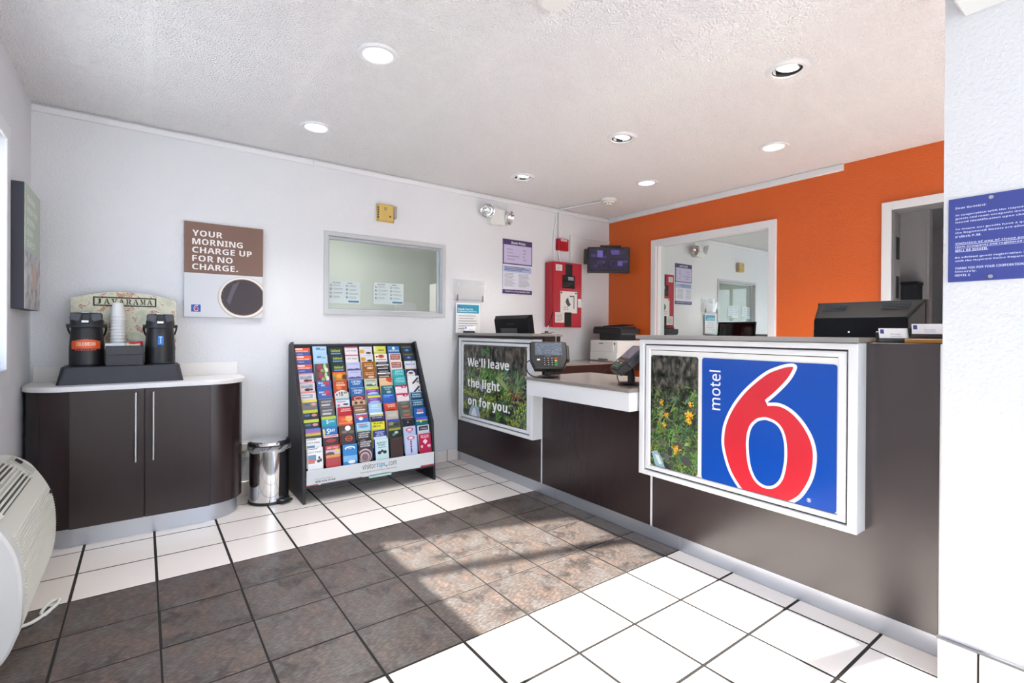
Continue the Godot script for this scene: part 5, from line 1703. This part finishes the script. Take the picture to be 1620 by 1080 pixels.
	p.text("Thank You For", bold, 0.08, 0.17, 0.62, 0.065, col("f4fafc"))
	p.text("Choosing Motel 6", bold, 0.08, 0.25, 0.76, 0.065, col("f4fafc"))
	for i in 6:
		p.rect(0.1, 0.42 + 0.085 * i, [0.7, 0.62, 0.75, 0.8, 0.6, 0.25][i], 0.022, col("9a9ca6"))
	o = thing("thank_you_notice", "small white and blue thank you notice standing behind the business cards", "notice", Vector3(1.414, 1.15, BACK + 0.03))
	part("card", bx(Vector3(0, 0.135, 0.0), Vector3(0.26, 0.27, 0.004), 0.001), print_mat("thanks_print", p.tex(), 0.35), o)

	# blue letter on the right wall
	p = Paint.new(710, 552, col("3d4a94"))
	var t := ["Dear Guest(s):", "", "In cooperation with the Hayward Police Department all", "guests and room occupants must provide valid government", "issued identification upon check in which will be photocopied.", "", "To insure our guests have a quiet experience at Motel 6, only", "the Registered Guests are allowed on the premises after 10", "o'clock P.M.", "", "Violation of any of these policies will result in eviction of all", "room occupants and registered guest (s). NO REFUNDS", "WILL BE ISSUED.", "", "Be advised guest registration information is routinely shared", "with the Hayward Police Department upon request.", "", "THANK YOU FOR YOUR COOPERATION", "Sincerely,", "MOTEL 6"]
	for i in t.size():
		if t[i] != "":
			var w: float = t[i].length() * 0.0152
			p.text(t[i], bold, 0.05, 0.105 + 0.0423 * i, w, 0.027, col("dfe2f4"))
			if i > 9 and i < 13:
				p.rect(0.05, 0.105 + 0.0423 * i + 0.029, w, 0.004, col("dfe2f4"))
	o = thing("police_letter", "blue letter with white text screwed to the white wall right of the counter", "notice", Vector3(1.2, 1.477, 1.345), -PI / 2)
	part("plate", bx(Vector3(-0.0315, 0, 0.003), Vector3(0.355, 0.276, 0.006), 0.001), print_mat("letter_print", p.tex(), 0.35), o)
	for y in [-0.126, 0.126]:
		g = G.new()
		g.tube([Vector3(-0.104, y, 0.005), Vector3(-0.104, y, 0.009)], 0.006, 12)
		part("screw", g, mats.steel, o)
	# white box high on the right wall, mostly out of the picture
	o = thing("wall_box", "plain white box fixed high on the right wall at the picture's edge", "box", Vector3(1.2, 2.211, 1.42), -PI / 2)
	part("housing", bx(Vector3(0, 0.07, 0.06), Vector3(0.5, 0.14, 0.12), 0.006), mats.white_plastic, o)
	part("cover", bx(Vector3(0, 0.07, 0.125), Vector3(0.48, 0.12, 0.012), 0.004), mats.white_plastic, o)

	# outlet beside the cabinet
	o = thing("wall_outlet", "white wall outlet with a plugged adapter between cabinet and bin", "outlet", Vector3(-0.405, 0.325, BACK))
	part("cover_plate", bx(Vector3(0, 0, 0.003), Vector3(0.075, 0.12, 0.006), 0.002), mats.white_plastic, o)
	part("adapter", bx(Vector3(0.006, 0.02, 0.022), Vector3(0.04, 0.055, 0.034), 0.005), mats.white_plastic, o)
	part("plug", bx(Vector3(-0.008, -0.01, 0.028), Vector3(0.02, 0.022, 0.03), 0.004), mat("green_plug", "8c9a38", 0.45), o)

	# chairs seen through the inner window
	for k in 2:
		o = thing("white_chair", ["broad white chair back seen low through the inner window", "narrow turned white chair back seen low through the inner window"][k], "chair", Vector3([1.09, 1.62][k], 0, [-2.95, -3.95][k]), [0.15, 0.9][k], "chairs in the far room")
		g = G.new()
		g.x.origin = Vector3(0, 1.30, 0)
		g.prism(rrect(0.22, 0.28, 0.05), 0, 0.03, 0.006)
		part("backrest", g, mats.white_plastic, o)
		part("seat", bx(Vector3(0, 0.78, 0.19), Vector3(0.36, 0.04, 0.36), 0.015), mats.white_plastic, o)
		part("back_post", bx(Vector3(0, 0.98, 0.0), Vector3(0.08, 0.4, 0.025), 0.006), mats.white_plastic, o)
		for q in [[-1, 0], [1, 0], [-1, 1], [1, 1]]:
			g = G.new()
			g.tube([Vector3(q[0] * 0.14, 0.77, 0.05 + q[1] * 0.28), Vector3(q[0] * 0.18, 0, 0.02 + q[1] * 0.36)], 0.012, 8)
			part("leg", g, mats.steel, o)
	o = thing("white_locker", "tall white cupboard standing behind the inner window's far end", "cupboard", Vector3(1.78, 0, -3.2))
	part("body", bx(Vector3(0, 0.84, 0), Vector3(0.4, 1.68, 0.4), 0.006), mats.white_plastic, o)
	part("door", bx(Vector3(0, 0.85, 0.207), Vector3(0.38, 1.6, 0.014), 0.004), mats.white_plastic, o)


# ---------------------------------------------------------------- on the counters
func monitor(o: Node3D, w: float, h: float, deep: bool, tilt: float) -> MeshInstance3D:
	# screen towards local -z, back towards local +z, standing on y = 0; gives back the rear shell
	part("base", bx(Vector3(0, 0.008, 0), Vector3(0.24, 0.016, 0.18), 0.004), mats.black_plastic, o)
	part("stem", bx(Vector3(0, 0.11, 0.0), Vector3(0.07, 0.19, 0.03), 0.004), mats.black_plastic, o)
	var at := Vector3(0, 0.12 + h / 2, 0)
	var g := G.new()
	g.ring(rect4(w, h), rect4(w - 0.04, h - 0.04), -0.022, 0.008, 0.003)
	part("bezel", g, mats.monitor_black, o, at).rotation.x = tilt
	part("screen", bx(Vector3(0, 0, -0.012), Vector3(w - 0.04, h - 0.04, 0.004)), mat("screen_glass", "0c0d10", 0.08), o, at).rotation.x = tilt
	g = G.new()
	var d := 0.11 if deep else 0.03
	var a := rrect(w - 0.006, h - 0.006, 0.006, 2)
	var b := rrect(w * (0.86 if deep else 0.94), h * (0.68 if deep else 0.9), 0.012, 2)
	var m := a.size()
	for i in m:
		var k := (i + 1) % m
		var e := a[k] - a[i]
		g.face([Vector3(a[i].x, a[i].y, 0.006), Vector3(a[k].x, a[k].y, 0.006), Vector3(b[k].x, b[k].y, d), Vector3(b[i].x, b[i].y, d)], Vector3(e.y, -e.x, 0.05))
	g.prism(b, d - 0.004, d + 0.002, 0.002)
	var shell_ := part("back_shell", g, mats.monitor_black, o, at)
	shell_.rotation.x = tilt
	return shell_


func desk_things() -> void:
	var o := thing("computer_monitor", "black flat monitor seen from behind over the first raised countertop", "monitor", Vector3(1.60, 0.733, -1.825), -PI / 2)
	var sh := monitor(o, 0.5, 0.45, false, 0.16)
	part("vent", bx(Vector3(0, 0.155, 0.034), Vector3(0.1, 0.012, 0.003)), mats.ink_black, sh)
	part("rating_label", bx(Vector3(-0.03, 0.095, 0.034), Vector3(0.24, 0.05, 0.002), 0.001), mats.mid_plastic, sh)
	o = thing("computer_monitor", "large black deep backed monitor over the second countertop near the doorway", "monitor", Vector3(1.70, 0.733, 0.745), -PI / 2 - 0.04)
	sh = monitor(o, 0.43, 0.46, true, 0.0)
	for s in [-1, 1]:
		for k in 5:
			part("vent_slot", bx(Vector3(s * 0.12, 0.2195 - 0.0072 * k, 0.024 + 0.01 * k), Vector3(0.1, 0.004, 0.003)), mats.mid_plastic, sh)
		for k in 10:
			part("side_slot", bx(Vector3(s * (0.2115 - 0.0029 * k * 0.7), 0.0, 0.028 + 0.007 * k), Vector3(0.004, 0.2, 0.0025)), mats.mid_plastic, sh)
		var q := G.new()
		q.tube([Vector3(s * 0.055 + 0.02, 0.09, 0.111), Vector3(s * 0.055 + 0.02, 0.09, 0.115)], 0.004, 10)
		part("screw", q, mats.steel, sh)

	card_terminal(Vector3(1.235, 0.8535, -0.965), -0.62, 0.62, "black card terminal with colour keys at the left end of the low desk")
	card_terminal(Vector3(1.37, 0.8535, -0.36), -PI / 2 - 0.6, 0.85, "black card terminal turned sideways next to the large red six sign")

	# printer with scanner
	o = thing("laser_printer", "white laser printer on the back counter beneath a black scanner", "printer", Vector3(3.03, 0.859, -1.99), -PI / 2)
	part("body", bx(Vector3(0, 0.11, -0.02), Vector3(0.40, 0.22, 0.36), 0.012), mats.white_plastic, o)
	part("paper_drawer", bx(Vector3(0, 0.052, 0.162), Vector3(0.38, 0.085, 0.012), 0.004), mats.white_plastic, o)
	part("front_flap", bx(Vector3(-0.02, 0.15, 0.162), Vector3(0.32, 0.1, 0.01), 0.004), mats.white_plastic, o)
	part("drawer_slot", bx(Vector3(0, 0.022, 0.1685), Vector3(0.13, 0.018, 0.003)), mats.office_grey, o)
	part("power_key", bx(Vector3(0.15, 0.185, 0.162), Vector3(0.016, 0.018, 0.008), 0.002), mats.mid_plastic, o)
	part("name_plate", bx(Vector3(-0.03, 0.188, 0.168), Vector3(0.06, 0.01, 0.001)), mats.office_grey, o)
	o = thing("document_scanner", "black document scanner stacked on the white printer", "scanner", Vector3(3.03, 1.08, -1.99), -PI / 2)
	part("plinth", bx(Vector3(0.02, 0.035, -0.03), Vector3(0.28, 0.07, 0.26), 0.006), mats.black_plastic, o)
	part("scan_bed", bx(Vector3(0.02, 0.095, -0.01), Vector3(0.4, 0.055, 0.3), 0.008), mats.black_plastic, o)
	part("lid", bx(Vector3(0.0, 0.132, -0.01), Vector3(0.34, 0.022, 0.29), 0.006), mats.dark_plastic, o)
	var g := G.new()
	g.x = Transform3D(Basis(Vector3(0, 0, 1), 0.06), Vector3(0.04, 0.152, -0.02))
	g.box(Vector3.ZERO, Vector3(0.26, 0.008, 0.2), 0.003)
	part("paper_tray", g, mats.black_plastic, o)
	part("side_unit", bx(Vector3(0.205, 0.085, 0.02), Vector3(0.02, 0.06, 0.22), 0.004), mats.mid_plastic, o)

	# security screen in the corner
	var p := Paint.new(320, 180, col("14121f"))
	for k in 4:
		var x := 0.02 + 0.49 * (k % 2)
		var y := 0.03 + 0.48 * (k / 2)
		p.rect(x, y, 0.47, 0.45, col("211d36"))
		for i in 9:
			p.rect(x + rng.randf() * 0.36, y + rng.randf() * 0.34, rng.randf_range(0.03, 0.14), rng.randf_range(0.03, 0.14), col(["2c2748", "17152a", "3a3360", "262240"][rng.randi() % 4]))
	p.rect(0.2, 0.1, 0.14, 0.3, col("6258a8"))
	p.rect(0.56, 0.08, 0.2, 0.2, col("4c4488"))
	p.rect(0.72, 0.56, 0.12, 0.22, col("574c98"))
	o = thing("security_screen", "small black wall screen showing four camera views in the corner", "screen", Vector3(2.985, 1.925, -2.035), -0.62)
	part("screen_frame", bx(Vector3(0, 0, 0), Vector3(0.45, 0.272, 0.045), 0.006), mats.black_plastic, o)
	var sm := print_mat("camera_views", p.tex(), 0.1)
	sm.emission_enabled = true
	sm.emission_texture = sm.albedo_texture
	sm.emission = Color.BLACK
	sm.emission_energy_multiplier = 0.35
	part("display", bx(Vector3(0, 0.004, 0.023), Vector3(0.42, 0.238, 0.002)), sm, o)
	part("sensor_bar", bx(Vector3(0.02, 0.148, 0.0), Vector3(0.22, 0.022, 0.02), 0.003), mats.black_plastic, o)
	part("side_box", bx(Vector3(-0.235, 0.04, -0.03), Vector3(0.045, 0.16, 0.06), 0.006), mats.black_plastic, o)
	g = G.new()
	var to_wall := Transform3D(Basis(Vector3.UP, -0.62), Vector3(2.985, 1.925, -2.035)).affine_inverse()
	g.tube([Vector3(0.0, 0, -0.02), Vector3(0.0, 0, -0.08), to_wall * Vector3(3.2, 1.92, -2.14), to_wall * Vector3(ORANGE, 1.92, -2.14)], 0.014, 8)
	part("wall_arm", g, mats.black_plastic, o)


func card_terminal(at: Vector3, turn: float, tilt: float, label: String) -> void:
	var o := thing("card_terminal", label, "card terminal", at, turn, "card terminals")
	var g := G.new()
	g.lathe([Vector2(0.0, 0.0), Vector2(0.075, 0.0), Vector2(0.078, 0.004), Vector2(0.07, 0.012), Vector2(0.0, 0.014)], 32)
	part("foot", g, mats.black_plastic, o)
	g = G.new()
	g.tube([Vector3(0, 0.012, 0), Vector3(0, 0.06, 0.0), Vector3(0, 0.11, 0.012)], 0.022, 14)
	part("stand", g, mats.black_plastic, o)
	var f := Transform3D(Basis(Vector3(1, 0, 0), -tilt), Vector3(0, 0.145, 0.02))
	g = G.new()
	g.x = f
	g.prism(PackedVector2Array([Vector2(-0.11, 0.11), Vector2(-0.125, 0.1), Vector2(-0.125, -0.03), Vector2(-0.095, -0.105), Vector2(0.095, -0.105), Vector2(0.125, -0.03), Vector2(0.125, 0.1), Vector2(0.11, 0.11)]), -0.025, 0.022, 0.008)
	var body := part("housing", g, mats.black_plastic, o)
	g = G.new()
	g.x = f
	g.box(Vector3(0, 0.045, 0.0225), Vector3(0.185, 0.1, 0.003), 0.001)
	var p := Paint.new(96, 64, col("5c6674"))
	for i in 160:
		p.rect(rng.randf(), rng.randf(), 0.05, 0.05, col(["6b7686", "4c5462", "7a8494"][rng.randi() % 3]))
	part("display", g, print_mat("terminal_screen", p.tex(), 0.2), o)
	g = G.new()
	g.x = f
	g.box(Vector3(0, 0.1, 0.0225), Vector3(0.03, 0.006, 0.002))
	g.box(Vector3(-0.005, -0.012, 0.0225), Vector3(0.04, 0.006, 0.002))
	part("maker_badge", g, mats.mid_plastic, o)
	for r in 4:
		for c in 4:
			g = G.new()
			g.x = f
			g.box(Vector3(-0.03 + 0.025 * c, -0.032 - 0.017 * r, 0.024), Vector3(0.017, 0.01, 0.004), 0.001)
			var m: Material = mats.dark_plastic
			if c == 3:
				m = mat(["key_red", "key_yellow", "key_green", "key_green"][r], ["c8382c", "d8c83c", "22a04c", "22a04c"][r], 0.4)
			part("key", g, m, body)
			if c < 3:
				g = G.new()
				g.x = f
				g.box(Vector3(-0.03 + 0.025 * c, -0.031 - 0.017 * r, 0.0263), Vector3(0.007, 0.0025, 0.0006))
				part("key_mark", g, mats.ink_white, body)
	g = G.new()
	g.x = f
	g.box(Vector3(-0.07, -0.04, 0.0225), Vector3(0.02, 0.012, 0.002), 0.0005)
	part("contactless_mark", g, mats.white_plastic, o)
	g = G.new()
	g.x = f
	g.box(Vector3(0.13, 0.02, 0.0), Vector3(0.02, 0.12, 0.04), 0.004)
	part("swipe_slot", g, mats.dark_plastic, o)
	g = G.new()
	g.tube(smooth3([Vector3(-0.11, 0.12, 0.0), Vector3(-0.15, 0.1, 0.03), Vector3(-0.14, 0.04, 0.05), Vector3(-0.09, 0.006, 0.05), Vector3(-0.03, 0.006, 0.045)]), 0.004, 8)
	part("cord", g, mats.black_plastic, o)


func card_holder(at: Vector3, turn: float, label: String) -> Node3D:
	var o := thing("card_holder", label, "card holder", at, turn, "business card holders")
	var g := G.new()
	g.box(Vector3(0, 0.003, 0), Vector3(0.1, 0.006, 0.055), 0.001)
	g.box(Vector3(0, 0.009, 0.0255), Vector3(0.1, 0.018, 0.004), 0.001)
	g.x = Transform3D(Basis(Vector3(1, 0, 0), -0.42), Vector3(0, 0.004, -0.014))
	g.box(Vector3(0, 0.02, 0), Vector3(0.1, 0.04, 0.003), 0.001)
	part("tray", g, mats.black_plastic, o)
	return o


func small_things() -> void:
	var p := Paint.new(180, 110, col("f0f0f4"))
	p.rect(0.05, 0.08, 0.14, 0.36, col("3a3c86"))
	p.text("Manager", sans, 0.42, 0.42, 0.4, 0.12, col("5560a0"))
	p.rect(0.42, 0.62, 0.4, 0.03, col("a8acc8"))
	var cm := print_mat("card_print", p.tex(), 0.5)
	for k in 3:
		var at: Vector3 = [Vector3(1.38, 1.131, 0.93), Vector3(1.42, 1.148, 1.025), Vector3(1.30, 1.15, -2.09)][k]
		var turn: float = [-1.05, -1.2, -0.75][k]
		card_holder(at, turn, ["black card holder on the counter edge in front of the deep monitor", "black card holder in the wooden tray beside the white wall", "black card holder on the first countertop beside the thank you notice"][k])
		var c := thing("business_cards", ["stack of white business cards leaning in front of the deep monitor", "stack of white business cards above the wooden tray", "stack of white business cards in front of the thank you notice"][k], "cards", at, turn, "stacks of business cards")
		for i in 4:
			var g := G.new()
			g.x = Transform3D(Basis(Vector3(1, 0, 0), -0.42), Vector3(0.003 * i, 0.008, 0.010 - 0.005 * i))
			g.box(Vector3(0, 0.026, 0), Vector3(0.088, 0.052, 0.004 if i else 0.0015))
			part("card", g, cm if i == 0 else mats.paper, c)
	var w := thing("wooden_tray", "small honey coloured wooden tray on the counter beside the white wall", "tray", Vector3(1.42, 1.131, 1.03))
	part("bottom", bx(Vector3(0, 0.004, 0), Vector3(0.13, 0.008, 0.11), 0.002), mat("honey_wood", "b5782c", 0.4), w)
	for s in [-1, 1]:
		part("side", bx(Vector3(s * 0.062, 0.008, 0), Vector3(0.008, 0.016, 0.11), 0.002), mats.honey_wood, w)
		part("side", bx(Vector3(0, 0.008, s * 0.052), Vector3(0.124, 0.016, 0.008), 0.002), mats.honey_wood, w)
	# pen on its chain
	var o := thing("counter_pen", "black pen upright in a chained stand on the first countertop", "pen", Vector3(1.41, 1.15, -1.19))
	var g := G.new()
	g.lathe([Vector2(0.0, 0.0), Vector2(0.045, 0.0), Vector2(0.045, 0.003), Vector2(0.016, 0.008), Vector2(0.01, 0.02), Vector2(0.0, 0.02)], 24)
	part("stand", g, mats.black_plastic, o)
	g = G.new()
	g.tube([Vector3(0.0, 0.015, 0), Vector3(0.012, 0.06, 0.01)], 0.004, 8)
	part("socket", g, mats.steel, o)
	g = G.new()
	g.tube([Vector3(0.012, 0.06, 0.01), Vector3(0.035, 0.16, 0.03)], 0.005, 8)
	part("barrel", g, mats.ink_black, o)
	g = G.new()
	g.tube(smooth3([Vector3(0.02, 0.01, 0.02), Vector3(0.02, 0.006, 0.075), Vector3(0.02, -0.04, 0.082), Vector3(0.02, -0.12, 0.082)]), 0.0025, 6)
	part("chain", g, mats.steel, o)
	# dark appliance and framed picture glimpsed in the unlit room
	var k := thing("dark_cabinet", "dark blue grey cabinet standing in the unlit room behind the doorway", "cabinet", Vector3(5.06, 0, 0.02))
	part("body", bx(Vector3(0, 0.82, 0), Vector3(0.2, 1.64, 0.12), 0.006), mat("slate_blue", "3c4450", 0.5), k)
	part("top_panel", bx(Vector3(0, 1.655, 0), Vector3(0.21, 0.03, 0.13), 0.004), mats.dark_plastic, k)
